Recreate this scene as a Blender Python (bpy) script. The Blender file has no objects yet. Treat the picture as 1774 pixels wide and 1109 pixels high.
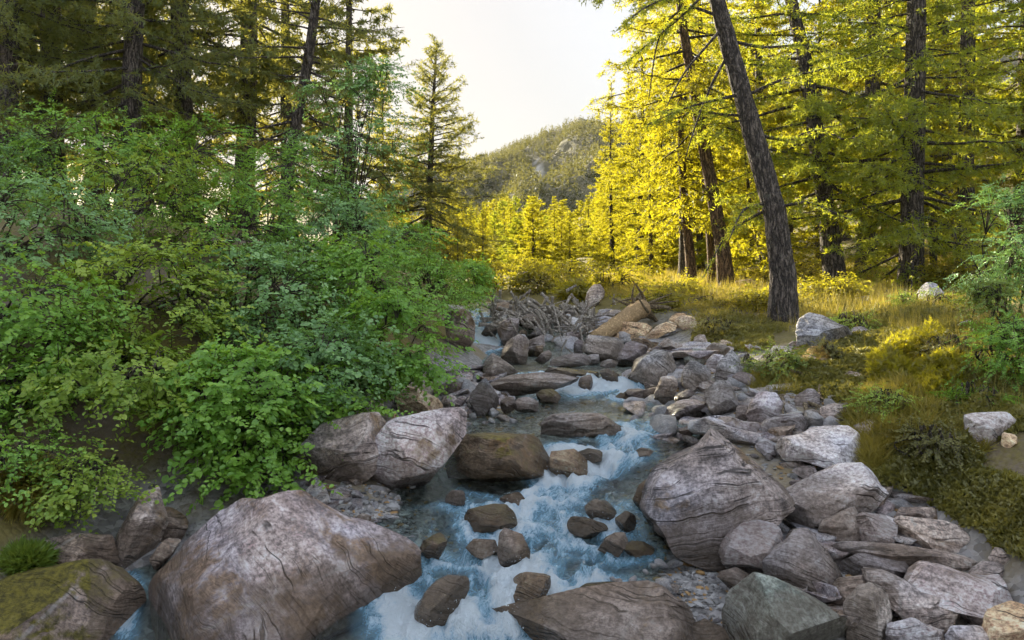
import bpy, bmesh, math, random
import numpy as np

# ------------------------------------------------------------------ camera, sky, sun, exposure
F = 1340.0          # focal length in photo pixels (photo 1774 x 1109)
CX, HY = 887.0, 480.0
scene = bpy.context.scene
COL = scene.collection
cam_d = bpy.data.cameras.new('camera'); cam = bpy.data.objects.new('camera', cam_d); COL.objects.link(cam)
cam.location = (0, 0, 0); cam.rotation_euler = (math.radians(90), 0, 0)
cam_d.sensor_width = 36; cam_d.lens = 36 * F / 1774; cam_d.shift_y = -(554.5 - HY) / 1774
cam_d.clip_start = 0.05; cam_d.clip_end = 6000
scene.camera = cam
SUN_AZ, SUN_EL = math.radians(-28.0), math.radians(19.0)
world = bpy.data.worlds.new('World'); scene.world = world; world.use_nodes = True
wn = world.node_tree
sky = wn.nodes.new('ShaderNodeTexSky'); sky.sky_type = 'NISHITA'; sky.sun_disc = False
sky.sun_elevation = SUN_EL; sky.sun_rotation = SUN_AZ; sky.dust_density = 2.0; sky.air_density = 1.0; sky.ozone_density = 1.0
# hazy, evened-out sky: brightness range compressed everywhere alike, hue kept
bw = wn.nodes.new('ShaderNodeRGBToBW'); pw = wn.nodes.new('ShaderNodeMath'); pw.operation = 'POWER'; pw.inputs[1].default_value = 0.03 - 1.0
vs = wn.nodes.new('ShaderNodeVectorMath'); vs.operation = 'SCALE'
wn.links.new(sky.outputs[0], bw.inputs[0]); wn.links.new(bw.outputs[0], pw.inputs[0]); wn.links.new(sky.outputs[0], vs.inputs[0]); wn.links.new(pw.outputs[0], vs.inputs['Scale'])
hs_ = wn.nodes.new('ShaderNodeHueSaturation'); hs_.inputs['Saturation'].default_value = 0.42
wn.links.new(vs.outputs[0], hs_.inputs['Color']); wn.links.new(hs_.outputs[0], wn.nodes['Background'].inputs[0])
wn.nodes['Background'].inputs[1].default_value = 0.15
sun_d = bpy.data.lights.new('sun', 'SUN'); sun = bpy.data.objects.new('sun', sun_d); COL.objects.link(sun)
sun_d.energy = 3.4; sun_d.angle = math.radians(0.6); sun_d.color = (1.0, 0.89, 0.64)
# the lamp's -Z axis points along the light
sd = np.array([math.sin(SUN_AZ) * math.cos(SUN_EL), math.cos(SUN_AZ) * math.cos(SUN_EL), math.sin(SUN_EL)])
sun.rotation_euler = (math.pi / 2 - SUN_EL, 0, math.pi - SUN_AZ)
scene.view_settings.view_transform = 'Standard'; scene.view_settings.look = 'None'
scene.view_settings.gamma = 1.0; scene.view_settings.exposure = 2.5
cy = scene.cycles
cy.use_adaptive_sampling = True; cy.adaptive_threshold = 0.04
cy.max_bounces = 6; cy.diffuse_bounces = 3; cy.glossy_bounces = 2; cy.transmission_bounces = 4; cy.transparent_max_bounces = 8
cy.caustics_reflective = False; cy.caustics_refractive = False; cy.sample_clamp_indirect = 6.0

# ------------------------------------------------------------------ numeric helpers
def hash3(ix, iy, iz, seed=0):
    h = (ix.astype(np.int64) * 374761393 + iy.astype(np.int64) * 668265263 + iz.astype(np.int64) * 2147483647 + seed * 974711) & 0xffffffff
    h = ((h ^ (h >> 13)) * 1274126177) & 0xffffffff
    h = ((h ^ (h >> 16)) * 2246822519) & 0xffffffff
    return ((h ^ (h >> 15)) & 0xffff) / 65535.0
def vnoise(p, seed=0):
    p = np.asarray(p, float); i = np.floor(p).astype(np.int64); f = p - i; f = f * f * f * (f * (f * 6 - 15) + 10)
    r = 0
    for dx in (0, 1):
        for dy in (0, 1):
            for dz in (0, 1):
                w = (f[:, 0] if dx else 1 - f[:, 0]) * (f[:, 1] if dy else 1 - f[:, 1]) * (f[:, 2] if dz else 1 - f[:, 2])
                r = r + w * hash3(i[:, 0] + dx, i[:, 1] + dy, i[:, 2] + dz, seed)
    return r * 2 - 1
def fbm(p, oct=4, seed=0, gain=0.5):
    r = 0; a = 1.0; s = 0
    for k in range(oct):
        r = r + a * vnoise(p * (2.03 ** k) + 17.3 * k, seed + k); s += a; a *= gain
    return r / s
def norm(v):
    v = np.asarray(v, float); return v / np.maximum(np.linalg.norm(v, axis=-1, keepdims=True), 1e-9)
def at(px, py, Y):
    """the point at distance Y along the view ray of a photo pixel"""
    return np.array([(px - CX) / F * Y, Y, (HY - py) / F * Y])
def sstep(a, b, x):
    t = np.clip((x - a) / (b - a), 0, 1); return t * t * (3 - 2 * t)

# ------------------------------------------------------------------ object helpers
def build(name, verts, faces, mat, parent=None, loc=None, smooth=True, sharp=None, attrs=None):
    """one mesh object; faces is an (n,3) or (n,4) array or a list of such arrays"""
    verts = np.asarray(verts, np.float32)
    if loc is not None: verts = verts - np.asarray(loc, np.float32)
    if not isinstance(faces, list): faces = [faces]
    faces = [np.asarray(f, np.int32) for f in faces if len(f)]
    me = bpy.data.meshes.new(name)
    me.vertices.add(len(verts)); me.vertices.foreach_set('co', verts.ravel())
    nl = sum(f.size for f in faces); nf = sum(len(f) for f in faces)
    me.loops.add(nl); me.loops.foreach_set('vertex_index', np.concatenate([f.ravel() for f in faces]))
    me.polygons.add(nf)
    cnt = np.concatenate([np.full(len(f), f.shape[1], np.int32) for f in faces])
    me.polygons.foreach_set('loop_start', np.concatenate([[0], np.cumsum(cnt)[:-1]]).astype(np.int32))
    me.polygons.foreach_set('loop_total', cnt)
    me.update(calc_edges=True)
    me.polygons.foreach_set('use_smooth', np.full(nf, smooth, bool))
    if sharp: me.set_sharp_from_angle(angle=math.radians(sharp))
    for k, v in (attrs or {}).items():
        a = me.attributes.new(k, 'FLOAT', 'POINT'); a.data.foreach_set('value', np.asarray(v, np.float32))
    if mat: me.materials.append(mat)
    o = bpy.data.objects.new(name, me); COL.objects.link(o)
    if loc is not None and parent is None: o.location = [float(c) for c in loc]
    if parent is not None: o.parent = parent
    return o
def tag(o, label=None, cat=None, group=None, kind=None):
    if label: o['label'] = label
    if cat: o['category'] = cat
    if group: o['group'] = group
    if kind: o['kind'] = kind
    return o
def empty(name, loc=(0, 0, 0), rz=0, sc=1.0):
    o = bpy.data.objects.new(name, None); COL.objects.link(o); o.empty_display_size = 0.1
    o.location = [float(c) for c in loc]; o.rotation_euler = (0, 0, rz); o.scale = (sc, sc, sc); return o
def copy_tree(o, parent=None):
    c = o.copy(); COL.objects.link(c); c.parent = parent
    for ch in [x for x in o.children]: copy_tree(ch, c)
    return c
def tube(pts, rad, n=6, cap=True):
    pts = np.asarray(pts, float); m = len(pts); rad = np.broadcast_to(np.asarray(rad, float), (m,))
    t = np.gradient(pts, axis=0); t = norm(t)
    ref = np.array([0.0, 0, 1]) if abs(t[:, 2]).mean() < 0.8 else np.array([1.0, 0, 0])
    u = norm(np.cross(t, ref)); v = np.cross(t, u)
    a = np.linspace(0, 2 * np.pi, n, endpoint=False)
    V = pts[:, None] + rad[:, None, None] * (u[:, None] * np.cos(a)[None, :, None] + v[:, None] * np.sin(a)[None, :, None])
    V = V.reshape(-1, 3); i = np.arange(m - 1)[:, None] * n; j = np.arange(n)[None]; k = (j + 1) % n
    Q = np.stack([i + j, i + k, i + n + k, i + n + j], -1).reshape(-1, 4)
    return V, Q
class MB:
    """collects vertex and face arrays"""
    def __init__(s): s.v = []; s.t = []; s.q = []; s.a = []; s.n = 0
    def add(s, V, tri=None, quad=None, a=None):
        V = np.asarray(V, float).reshape(-1, 3)
        if tri is not None and len(tri): s.t.append(np.asarray(tri) + s.n)
        if quad is not None and len(quad): s.q.append(np.asarray(quad) + s.n)
        s.v.append(V); s.a.append(np.broadcast_to(np.asarray(0.5 if a is None else a, float), (len(V),))); s.n += len(V)
    def tube(s, pts, rad, n=6, a=None):
        V, Q = tube(pts, rad, n); s.add(V, quad=Q, a=a)
    def obj(s, name, mat, parent=None, loc=None, smooth=True, sharp=None):
        f = []
        if s.t: f.append(np.concatenate(s.t))
        if s.q: f.append(np.concatenate(s.q))
        return build(name, np.concatenate(s.v), f, mat, parent, loc, smooth, sharp, {'v': np.concatenate(s.a)})

# ------------------------------------------------------------------ materials
class NT:
    def __init__(s, name):
        s.m = bpy.data.materials.new(name); s.m.use_nodes = True; s.t = s.m.node_tree
        s.bsdf = s.t.nodes['Principled BSDF']; s.out = s.t.nodes['Material Output']
    def n(s, typ, **kw):
        nd = s.t.nodes.new('ShaderNode' + typ)
        for k, v in kw.items():
            if k.startswith('_'): setattr(nd, k[1:], v)
            else: s.set(nd.inputs[int(k[1:]) if k[0] == 'i' and k[1:].isdigit() else k.replace('__', ' ')], v)
        return nd
    def set(s, sock, v):
        if isinstance(v, bpy.types.NodeSocket): s.t.links.new(v, sock)
        elif isinstance(v, (tuple, list)) and len(v) == 3 and sock.type == 'RGBA': sock.default_value = (*v, 1)
        else: sock.default_value = v
    def math(s, op, a, b=0.0, clamp=False):
        nd = s.t.nodes.new('ShaderNodeMath'); nd.operation = op; nd.use_clamp = clamp
        s.set(nd.inputs[0], a); s.set(nd.inputs[1], b); return nd.outputs[0]
    def mix(s, f, a, b, mode='MIX'):
        nd = s.t.nodes.new('ShaderNodeMix'); nd.data_type = 'RGBA'; nd.blend_type = mode
        s.set(nd.inputs[0], f); s.set(nd.inputs[6], a); s.set(nd.inputs[7], b); return nd.outputs[2]
    def noise(s, vec, scale, detail=4, rough=0.55, dist=0.0, color=False):
        nd = s.n('TexNoise', Vector=vec, Scale=scale, Detail=detail, Roughness=rough, Distortion=dist)
        return nd.outputs[1 if color else 0]
    def ramp(s, fac, a, b, lo=(0, 0, 0), hi=(1, 1, 1)):
        nd = s.t.nodes.new('ShaderNodeMapRange'); nd.interpolation_type = 'SMOOTHSTEP'; nd.clamp = True
        s.set(nd.inputs[0], fac); nd.inputs[1].default_value = a; nd.inputs[2].default_value = b; return nd.outputs[0]
    def attr(s, name): return s.n('Attribute', _attribute_name=name).outputs[2]
    def bump(s, h, strength=0.5, dist=0.02, nrm=None):
        nd = s.n('Bump', Height=h, Strength=strength, Distance=dist)
        if nrm is not None: s.set(nd.inputs['Normal'], nrm)
        return nd.outputs[0]

def rock_mat(name, ca, cb, stain=(0.30, 0.17, 0.05), stain_amt=0.0, moss=0.0, moss_col=(0.13, 0.10, 0.015), vein=0.35, strata=(0.3, 0.35, 0.9), band=0.5, rough=0.72):
    k = NT(name)
    tc = k.n('TexCoord').outputs['Object']
    rnd = k.n('ObjectInfo').outputs['Random']
    off = k.n('CombineXYZ', X=k.math('MULTIPLY', rnd, 41.0), Y=k.math('MULTIPLY', rnd, 73.0), Z=k.math('MULTIPLY', rnd, 29.0)).outputs[0]
    co = k.n('VectorMath', _operation='ADD', i0=tc, i1=off).outputs[0]
    warp = k.noise(co, 2.0, 3, color=True)
    wco = k.n('VectorMath', _operation='ADD', i0=co, i1=k.n('VectorMath', _operation='SCALE', i0=warp, Scale=0.25).outputs[0]).outputs[0]
    # bedding: noise squeezed along the bedding normal
    dn = norm(np.array(strata)); h = k.n('VectorMath', _operation='DOT_PRODUCT', i0=wco, i1=tuple(float(c) for c in dn)).outputs['Value']
    lay = k.n('CombineXYZ', X=k.math('MULTIPLY', h, 30.0), Y=0.0, Z=0.0).outputs[0]
    sc = k.n('VectorMath', _operation='SCALE', i0=wco, Scale=1.6).outputs[0]
    lay = k.n('VectorMath', _operation='ADD', i0=lay, i1=sc).outputs[0]
    bands = k.noise(lay, 1.0, 5, 0.65)
    big = k.noise(wco, 1.8, 5, 0.6)
    c = k.mix(k.ramp(big, 0.38, 0.62), ca, cb)
    pt = k.ramp(k.n('NewGeometry').outputs['Pointiness'], .53, .60)
    c = k.mix(k.math('MULTIPLY', k.ramp(bands, 0.42, 0.75), band * .55), c, tuple(min(1, x * 1.45 + 0.02) for x in cb))
    c = k.mix(k.math('MULTIPLY', k.ramp(bands, 0.48, 0.26), band * .6), c, tuple(x * 0.5 for x in ca))
    fine = k.noise(co, 45.0, 4, 0.7)
    fr_ = k.ramp(fine, .30, .70); md = k.ramp(k.noise(wco, 8.0, 6, .72), .30, .70)
    c = k.mix(0.55, c, k.n('CombineColor', Red=fr_, Green=fr_, Blue=fr_).outputs[0], 'OVERLAY')
    c = k.mix(0.50, c, k.n('CombineColor', Red=md, Green=md, Blue=md).outputs[0], 'OVERLAY')
    hue = k.ramp(k.noise(co, 1.1, 3, .5), .38, .62); c = k.mix(.55, c, k.mix(hue, (0.74, 0.59, 0.47), (0.60, 0.58, 0.63)), 'OVERLAY')
    # straight pale quartz veins across the bedding, dark partings along it
    d2 = norm(np.cross(dn, np.array([.3, 1.0, .2])) + .35 * dn); hv = k.n('VectorMath', _operation='DOT_PRODUCT', i0=wco, i1=tuple(float(c_) for c_ in d2)).outputs['Value']
    vd = k.math('ABSOLUTE', k.math('SUBTRACT', k.math('FRACT', k.math('MULTIPLY', hv, 1.15)), 0.5))
    vm = k.math('MULTIPLY', k.math('MULTIPLY', k.ramp(vd, 0.016, 0.004), k.ramp(k.noise(co, 2.2, 4), .42, .58)), vein)
    c = k.mix(vm, c, (0.62, 0.58, 0.54))
    lay2 = k.n('VectorMath', _operation='ADD', i0=lay, i1=(7.3, 2.1, 5.5)).outputs[0]
    cd = k.math('ABSOLUTE', k.math('SUBTRACT', k.noise(lay2, .45, 3, .5), 0.5))
    crack = k.math('MULTIPLY', k.ramp(cd, 0.016, 0.002), k.ramp(k.noise(co, 3.1, 3), .46, .56))
    c = k.mix(k.math('MULTIPLY', crack, 0.85), c, (0.03, 0.025, 0.022))
    # lichen specks
    lich = k.ramp(k.noise(co, 13.0, 3, 0.6), 0.66, 0.72)
    c = k.mix(k.math('MULTIPLY', lich, 0.45), c, (0.50, 0.48, 0.45))
    if stain_amt > 0:
        st = k.noise(k.n('VectorMath', _operation='ADD', i0=wco, i1=(3.3, 9.1, 1.5)).outputs[0], 2.6, 5, 0.65)
        c = k.mix(k.math('MULTIPLY', k.ramp(k.math('ADD', st, k.math('MULTIPLY', k.math('SUBTRACT', fine, .5), .18)), 0.76 - 0.45 * stain_amt, 0.90 - 0.45 * stain_amt), .85), c, k.mix(k.math('MULTIPLY', md, fr_), tuple(x * 0.35 for x in stain), tuple(min(.8, x * 1.25 + .03) for x in stain)))
    if moss > 0:
        nz = k.n('SeparateXYZ', Vector=k.n('NewGeometry').outputs['Normal']).outputs[2]
        mm = k.math('ADD', k.math('MULTIPLY', nz, 0.35), k.noise(wco, 3.5, 6, 0.7))
        c = k.mix(k.ramp(mm, 0.92 - 0.5 * moss, 1.05 - 0.5 * moss), c, k.mix(k.ramp(k.noise(co, 26.0, 6, .75), .32, .68), tuple(x * .45 for x in moss_col), tuple(x * 2.3 for x in moss_col)))
    c = k.mix(k.math('MULTIPLY', pt, .45), c, tuple(min(.75, x * 1.35 + .05) for x in cb))   # chipped edges are paler
    # value shift from rock to rock, dark where the water keeps it wet
    c = k.mix(1.0, c, k.n('CombineColor', Red=k.math('ADD', k.math('MULTIPLY', rnd, 0.35), 0.82), Green=k.math('ADD', k.math('MULTIPLY', rnd, 0.33), 0.83), Blue=k.math('ADD', k.math('MULTIPLY', rnd, 0.28), 0.85)).outputs[0], 'MULTIPLY')
    td = k.ramp(k.math('ADD', k.attr('tide'), k.math('MULTIPLY', k.math('SUBTRACT', k.noise(wco, 3.4, 6, .65), .5), 1.3)), .42, .72)
    c = k.mix(k.math('MULTIPLY', td, .6), c, k.mix(fine, (0.075, 0.05, 0.035), (0.20, 0.145, 0.10)))
    wet = k.attr('wet'); wn_ = k.math('MULTIPLY', wet, k.ramp(k.math('ADD', k.noise(co, 7.0, 4), wet), 0.55, 0.85))
    c = k.mix(k.math('MULTIPLY', wn_, 0.66), c, (0.04, 0.028, 0.016))
    k.set(k.bsdf.inputs['Base Color'], c)
    k.set(k.bsdf.inputs['Roughness'], k.math('SUBTRACT', k.math('ADD', rough - 0.12, k.math('MULTIPLY', fine, 0.25)), k.math('MULTIPLY', wn_, 0.6), True))
    k.bsdf.inputs['Specular IOR Level'].default_value = 0.4
    hgt = k.math('ADD', k.math('MULTIPLY', bands, 0.9), k.math('MULTIPLY', k.noise(co, 16.0, 8, 0.7), 0.7))
    hgt = k.math('SUBTRACT', hgt, k.math('MULTIPLY', crack, 0.5))
    k.set(k.bsdf.inputs['Normal'], k.bump(hgt, 1.0, 0.045))
    return k.m

def leaf_mat(name, c0, c1, trans, tmix=0.45, gloss=0.04, rough=0.5):
    """c0..c1 across the 'v' attribute; trans is the colour light takes passing through"""
    k = NT(name); v = k.attr('v')
    rnd = k.n('ObjectInfo').outputs['Random']
    vv = k.math('ADD', v, k.math('MULTIPLY', k.math('SUBTRACT', rnd, 0.5), 0.35), True)
    c = k.mix(vv, c0, c1)
    t = k.mix(vv, tuple(x * 0.75 for x in trans), trans)
    d = k.n('BsdfDiffuse', Color=c); tr = k.n('BsdfTranslucent', Color=t)
    m = k.n('MixShader', i0=tmix, i1=d.outputs[0], i2=tr.outputs[0])
    g = k.n('BsdfGlossy', Color=(0.8, 0.85, 0.9), Roughness=rough)
    m2 = k.n('MixShader', i0=gloss, i1=m.outputs[0], i2=g.outputs[0])
    k.t.links.new(m2.outputs[0], k.out.inputs[0]); return k.m

def bark_mat(name, ca, cb, scale=7.0, lichen=0.3, deep=0.28, stretch=0.16):
    k = NT(name); tc = k.n('TexCoord').outputs['Object']
    wv = k.n('VectorMath', _operation='ADD', i0=tc, i1=k.n('VectorMath', _operation='SCALE', i0=k.noise(tc, 4.0, 3, color=True), Scale=0.10).outputs[0]).outputs[0]
    m1 = k.n('Mapping', Vector=wv, Scale=(1, 1, stretch)).outputs[0]; m2 = k.n('Mapping', Vector=wv, Scale=(1, 1, 0.6)).outputs[0]
    r1 = k.math('ABSOLUTE', k.math('SUBTRACT', k.noise(m1, scale * 3.2, 3, .55), 0.5)); r2 = k.math('ABSOLUTE', k.math('SUBTRACT', k.noise(m2, scale * 2.2, 2, .5), 0.5))
    pl = k.math('MULTIPLY', k.ramp(r1, 0.0, 0.11), k.math('ADD', k.math('MULTIPLY', k.ramp(r2, 0.0, 0.06), .45), .55)); nz = k.noise(tc, 26.0, 6, 0.7)
    c = k.mix(pl, tuple(x * deep for x in ca), k.mix(k.ramp(nz, .3, .7), ca, cb))
    li = k.ramp(k.noise(tc, 6.0, 5, 0.7), 0.58, 0.68)
    c = k.mix(k.math('MULTIPLY', li, lichen), c, (0.28, 0.28, 0.22))
    k.set(k.bsdf.inputs['Base Color'], c); k.bsdf.inputs['Roughness'].default_value = 0.9
    k.set(k.bsdf.inputs['Normal'], k.bump(k.math('ADD', pl, k.math('MULTIPLY', nz, 0.5)), 0.9, 0.03)); return k.m

M = {}
M['slate'] = rock_mat('slate_lilac', (0.27, 0.23, 0.235), (0.56, 0.52, 0.54), stain_amt=0.48, vein=0.6)
M['slate_hero'] = rock_mat('slate_stained', (0.19, 0.15, 0.145), (0.47, 0.425, 0.44), stain=(0.30, 0.16, 0.06), stain_amt=0.68, vein=0.6, strata=(0.75, 0.2, 0.65), band=0.65)
M['slate_dark'] = rock_mat('slate_dark', (0.15, 0.135, 0.135), (0.38, 0.35, 0.355), stain_amt=0.48, strata=(-0.25, 0.3, 0.92), band=0.7)
M['slate_pale'] = rock_mat('slate_pale', (0.33, 0.305, 0.31), (0.60, 0.585, 0.61), vein=0.3, band=0.45, stain_amt=0.15)
M['grey'] = rock_mat('gneiss_grey', (0.19, 0.185, 0.18), (0.42, 0.41, 0.405), vein=0.55, strata=(0.4, 0.5, 0.75), band=0.5, stain_amt=0.2)
M['brown'] = rock_mat('schist_brown', (0.20, 0.16, 0.135), (0.46, 0.395, 0.35), stain_amt=0.55, vein=0.4, strata=(0.1, 0.35, 0.93), band=0.7)
M['layered'] = rock_mat('schist_layered', (0.22, 0.185, 0.17), (0.50, 0.455, 0.43), vein=0.2, strata=(-0.05, 0.25, 0.96), band=1.0, stain_amt=0.25)
M['tan'] = rock_mat('gneiss_tan', (0.34, 0.24, 0.15), (0.58, 0.46, 0.33), stain_amt=0.35, stain=(0.4, 0.22, 0.08), band=0.4)
M['teal'] = rock_mat('serpentine_teal', (0.19, 0.25, 0.24), (0.43, 0.51, 0.49), vein=0.6, strata=(0.8, 0.1, 0.5), band=0.6)
M['ochre'] = rock_mat('ochre_mossy', (0.20, 0.15, 0.10), (0.40, 0.31, 0.22), stain_amt=0.68, stain=(0.32, 0.15, 0.025), moss=0.5, moss_col=(0.11, 0.085, 0.012))
M['mossy'] = rock_mat('moss_covered', (0.16, 0.12, 0.09), (0.34, 0.26, 0.20), stain_amt=0.4, moss=0.62, moss_col=(0.11, 0.09, 0.012))
M['wetdark'] = rock_mat('wet_dark', (0.055, 0.05, 0.045), (0.17, 0.15, 0.12), stain_amt=0.3, rough=0.38, band=0.6)
M['goldmoss'] = rock_mat('yellow_lichen', (0.26, 0.19, 0.12), (0.40, 0.31, 0.2), moss=.72, moss_col=(0.24, 0.14, 0.02))

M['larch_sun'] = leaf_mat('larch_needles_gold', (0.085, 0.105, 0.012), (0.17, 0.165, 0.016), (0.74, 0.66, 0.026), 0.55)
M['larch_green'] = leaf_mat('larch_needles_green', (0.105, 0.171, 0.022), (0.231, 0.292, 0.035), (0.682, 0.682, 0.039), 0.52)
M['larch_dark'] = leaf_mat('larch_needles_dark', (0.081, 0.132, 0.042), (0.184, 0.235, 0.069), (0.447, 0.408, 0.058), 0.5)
M['far_wood'] = leaf_mat('far_forest_needles', (0.040, 0.055, 0.022), (0.10, 0.108, 0.034), (0.22, 0.20, 0.04), 0.45)
M['shrub'] = leaf_mat('shrub_leaves', (0.111, 0.247, 0.029), (0.312, 0.52, 0.085), (0.442, 0.676, 0.065), 0.36, 0.035, 0.45)
M['shrub_blue'] = leaf_mat('shrub_leaves_bluish', (0.104, 0.221, 0.058), (0.299, 0.481, 0.169), (0.364, 0.585, 0.104), 0.34, 0.05, 0.45)
M['shrub_yel'] = leaf_mat('shrub_leaves_yellowing', (0.144, 0.252, 0.026), (0.408, 0.504, 0.084), (0.552, 0.672, 0.06), 0.36, 0.03)
M['bush_gold'] = leaf_mat('willow_leaves_gold', (0.13, 0.125, 0.012), (0.24, 0.20, 0.022), (0.70, 0.62, 0.03), 0.55)
M['grass'] = leaf_mat('dry_grass', (0.15, 0.15, 0.025), (0.34, 0.27, 0.06), (0.58, 0.46, 0.06), 0.45)
M['heath'] = leaf_mat('heath_leaves', (0.10, 0.10, 0.022), (0.27, 0.24, 0.06), (0.44, 0.38, 0.05), 0.35)
M['fern'] = leaf_mat('fern_fronds', (0.09, 0.17, 0.02), (0.22, 0.30, 0.05), (0.40, 0.46, 0.05), 0.4)
M['bark'] = bark_mat('larch_bark', (0.10, 0.078, 0.066), (0.23, 0.185, 0.155), lichen=0.22)
M['bark_warm'] = bark_mat('larch_bark_warm', (0.16, 0.095, 0.05), (0.32, 0.20, 0.11), lichen=0.1)
M['twig'] = bark_mat('twig_bark', (0.10, 0.075, 0.05), (0.20, 0.16, 0.11), lichen=0.2)
M['drift'] = bark_mat('driftwood', (0.46, 0.39, 0.32), (0.68, 0.60, 0.51), scale=8, lichen=0.0, deep=.7, stretch=1)
M['drift_warm'] = bark_mat('driftwood_warm', (0.58, 0.38, 0.19), (0.74, 0.52, 0.29), scale=9, lichen=0.0, deep=.82, stretch=1)  # brighter orange stands in for sunlight that misses the fallen log
M['root'] = bark_mat('roots', (0.26, 0.19, 0.11), (0.48, 0.37, 0.22), scale=12, deep=.6)

# ------------------------------------------------------------------ the ground: cross-sections (x, z) at distances Y, eye level is z = 0
ST = {
 1.0: [(-6, .2), (-4, -.6), (-2.6, -1.6), (-1.5, -2.1), (1.5, -2.0), (2.5, -1.6), (4, -.6), (6, .1)],
 3.0: [(-6, .0), (-4, -.6), (-2.9, -1.5), (-2.2, -2.0), (-1.5, -2.05), (-.6, -2.05), (.6, -1.95), (1.3, -1.95), (2.3, -1.98), (3.0, -1.7), (4, -.8), (6, .1)],
 4.0: [(-6, .0), (-4, -.65), (-3, -1.2), (-2.5, -1.6), (-2.1, -1.86), (-1.8, -1.88), (-1.5, -1.88), (-.7, -1.9), (-.5, -1.93), (.3, -1.88), (.6, -1.75), (1.2, -1.74), (2, -1.78), (2.6, -1.7), (2.95, -1.3), (3.6, -.85), (4.5, -.5), (7, .2)],
 5.0: [(-7, .3), (-5, -.2), (-4, -.6), (-3.2, -1.05), (-2.4, -1.35), (-1.6, -1.46), (-1.0, -1.47), (-.7, -1.58), (-.4, -1.74), (.5, -1.74), (.8, -1.6), (1.2, -1.53), (2.0, -1.47), (2.6, -1.37), (2.9, -1.15), (3.3, -.9), (4, -.6), (5.5, -.2), (8, .3)],
 5.6: [(-7, .3), (-4.5, -.1), (-3, -.7), (-2.0, -1.15), (-1.2, -1.36), (-.6, -1.45), (-.3, -1.62), (.7, -1.60), (1.1, -1.42), (1.6, -1.32), (2.3, -1.22), (3.0, -1.0), (3.7, -.75), (5, -.35), (8, .3)],
 6.0: [(-7, .4), (-4.5, .1), (-3, -.4), (-2, -.9), (-1.2, -1.2), (-.6, -1.30), (-.2, -1.42), (1.3, -1.42), (1.65, -1.22), (2.2, -1.12), (3.0, -.95), (3.8, -.7), (5, -.35), (8, .3)],
 7.0: [(-7, .5), (-4, .2), (-2.5, -.2), (-1.4, -.85), (-.8, -1.12), (-.2, -1.2), (.1, -1.30), (1.5, -1.36), (1.7, -1.18), (2.3, -1.05), (3, -.9), (3.6, -.8), (4.5, -.5), (6, -.15), (10, .4)],
 8.0: [(-8, .8), (-4, .5), (-2.2, 0), (-1.2, -.6), (-.6, -.95), (-.2, -1.12), (.1, -1.28), (1.2, -1.28), (1.4, -1.08), (1.8, -.98), (2.6, -.85), (3.4, -.7), (4.5, -.5), (6, -.25), (10, .3)],
 9.5: [(-9, 1.1), (-5, .8), (-3, .4), (-1.6, -.2), (-.8, -.7), (-.4, -.95), (-.15, -1.2), (1.5, -1.2), (1.75, -.92), (2.5, -.8), (3.2, -.72), (4.2, -.6), (5.5, -.4), (7, -.15), (12, .4)],
 11.0: [(-10, 1.3), (-4, .6), (-2.5, .2), (-1.2, -.3), (-.7, -.65), (-.55, -.9), (-.2, -.92), (0, -.88), (.5, -.88), (1.5, -.82), (2.5, -.68), (3.8, -.62), (5, -.5), (7, -.3), (9, 0), (14, .6)],
 13.0: [(-12, 1.5), (-6, 1), (-3, .5), (-1.5, 0), (-1.1, -.4), (-.9, -.72), (-.4, -.72), (-.2, -.58), (0, -.55), (1, -.5), (3, -.38), (5, -.3), (8, -.25), (14, .6)],
 16.0: [(-14, 2), (-10, 1.6), (-5, .8), (-2, .1), (-1.2, -.5), (-.6, -.5), (0, -.3), (2, -.25), (6, -.25), (10, -.1), (16, .8)],
 25.0: [(-20, 3), (-8, 1.3), (-3, .3), (-1, -.35), (0, -.35), (1.5, -.1), (5, .0), (10, .3), (20, 2)],
 50.0: [(-40, 6), (-10, 2), (-2, .6), (0, .5), (3, .9), (10, 1.5), (30, 6), (60, 16)],
 120.0: [(-120, 22), (-40, 10), (0, 4), (30, 8), (90, 30)],
 300.0: [(-300, 70), (-100, 32), (0, 14), (100, 40), (300, 110)],
 700.0: [(-700, 130), (-200, 60), (0, 40), (200, 80), (700, 220)],
 3000.0: [(-3000, 150), (0, 60), (3000, 200)],
}
_SY = np.array(sorted(ST)); _SX = [np.array([p[0] for p in ST[y]]) for y in sorted(ST)]; _SZ = [np.array([p[1] for p in ST[y]]) for y in sorted(ST)]
def ground0(x, y):
    x = np.asarray(x, float); y = np.asarray(y, float)
    Z = np.stack([np.interp(x, a, b) for a, b in zip(_SX, _SZ)])
    i = np.clip(np.searchsorted(_SY, y) - 1, 0, len(_SY) - 2)
    t = np.clip((y - _SY[i]) / (_SY[i + 1] - _SY[i]), 0, 1); j = np.arange(x.size).reshape(x.shape)
    Zf = Z.reshape(len(_SY), -1); ii = i.ravel(); jj = j.ravel()
    return (Zf[ii, jj] * (1 - t.ravel()) + Zf[ii + 1, jj] * t.ravel()).reshape(x.shape)
def ground(x, y):
    x = np.atleast_1d(np.asarray(x, float)); y = np.atleast_1d(np.asarray(y, float)); x, y = np.broadcast_arrays(x, y); s = x.shape
    p = np.stack([x.ravel(), y.ravel(), np.zeros(x.size)], -1)
    amp = np.clip(p[:, 1] / 60, .05, 4.0)
    g = ground0(p[:, 0], p[:, 1]) + fbm(p * 1.1, 4, 3) * .09 + fbm(p * 4.0, 3, 9) * .035 + fbm(p * .06, 3, 5) * amp * np.clip((p[:, 1] - 20) / 40, 0, 1)
    return g.reshape(s)
_WY = [1.0, 3.0, 3.7, 4.0, 4.3, 5.0, 5.55, 5.8, 6.5, 7.5, 7.9, 8.1, 9.5, 10.5, 11.1, 12, 14, 20, 40]
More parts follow.
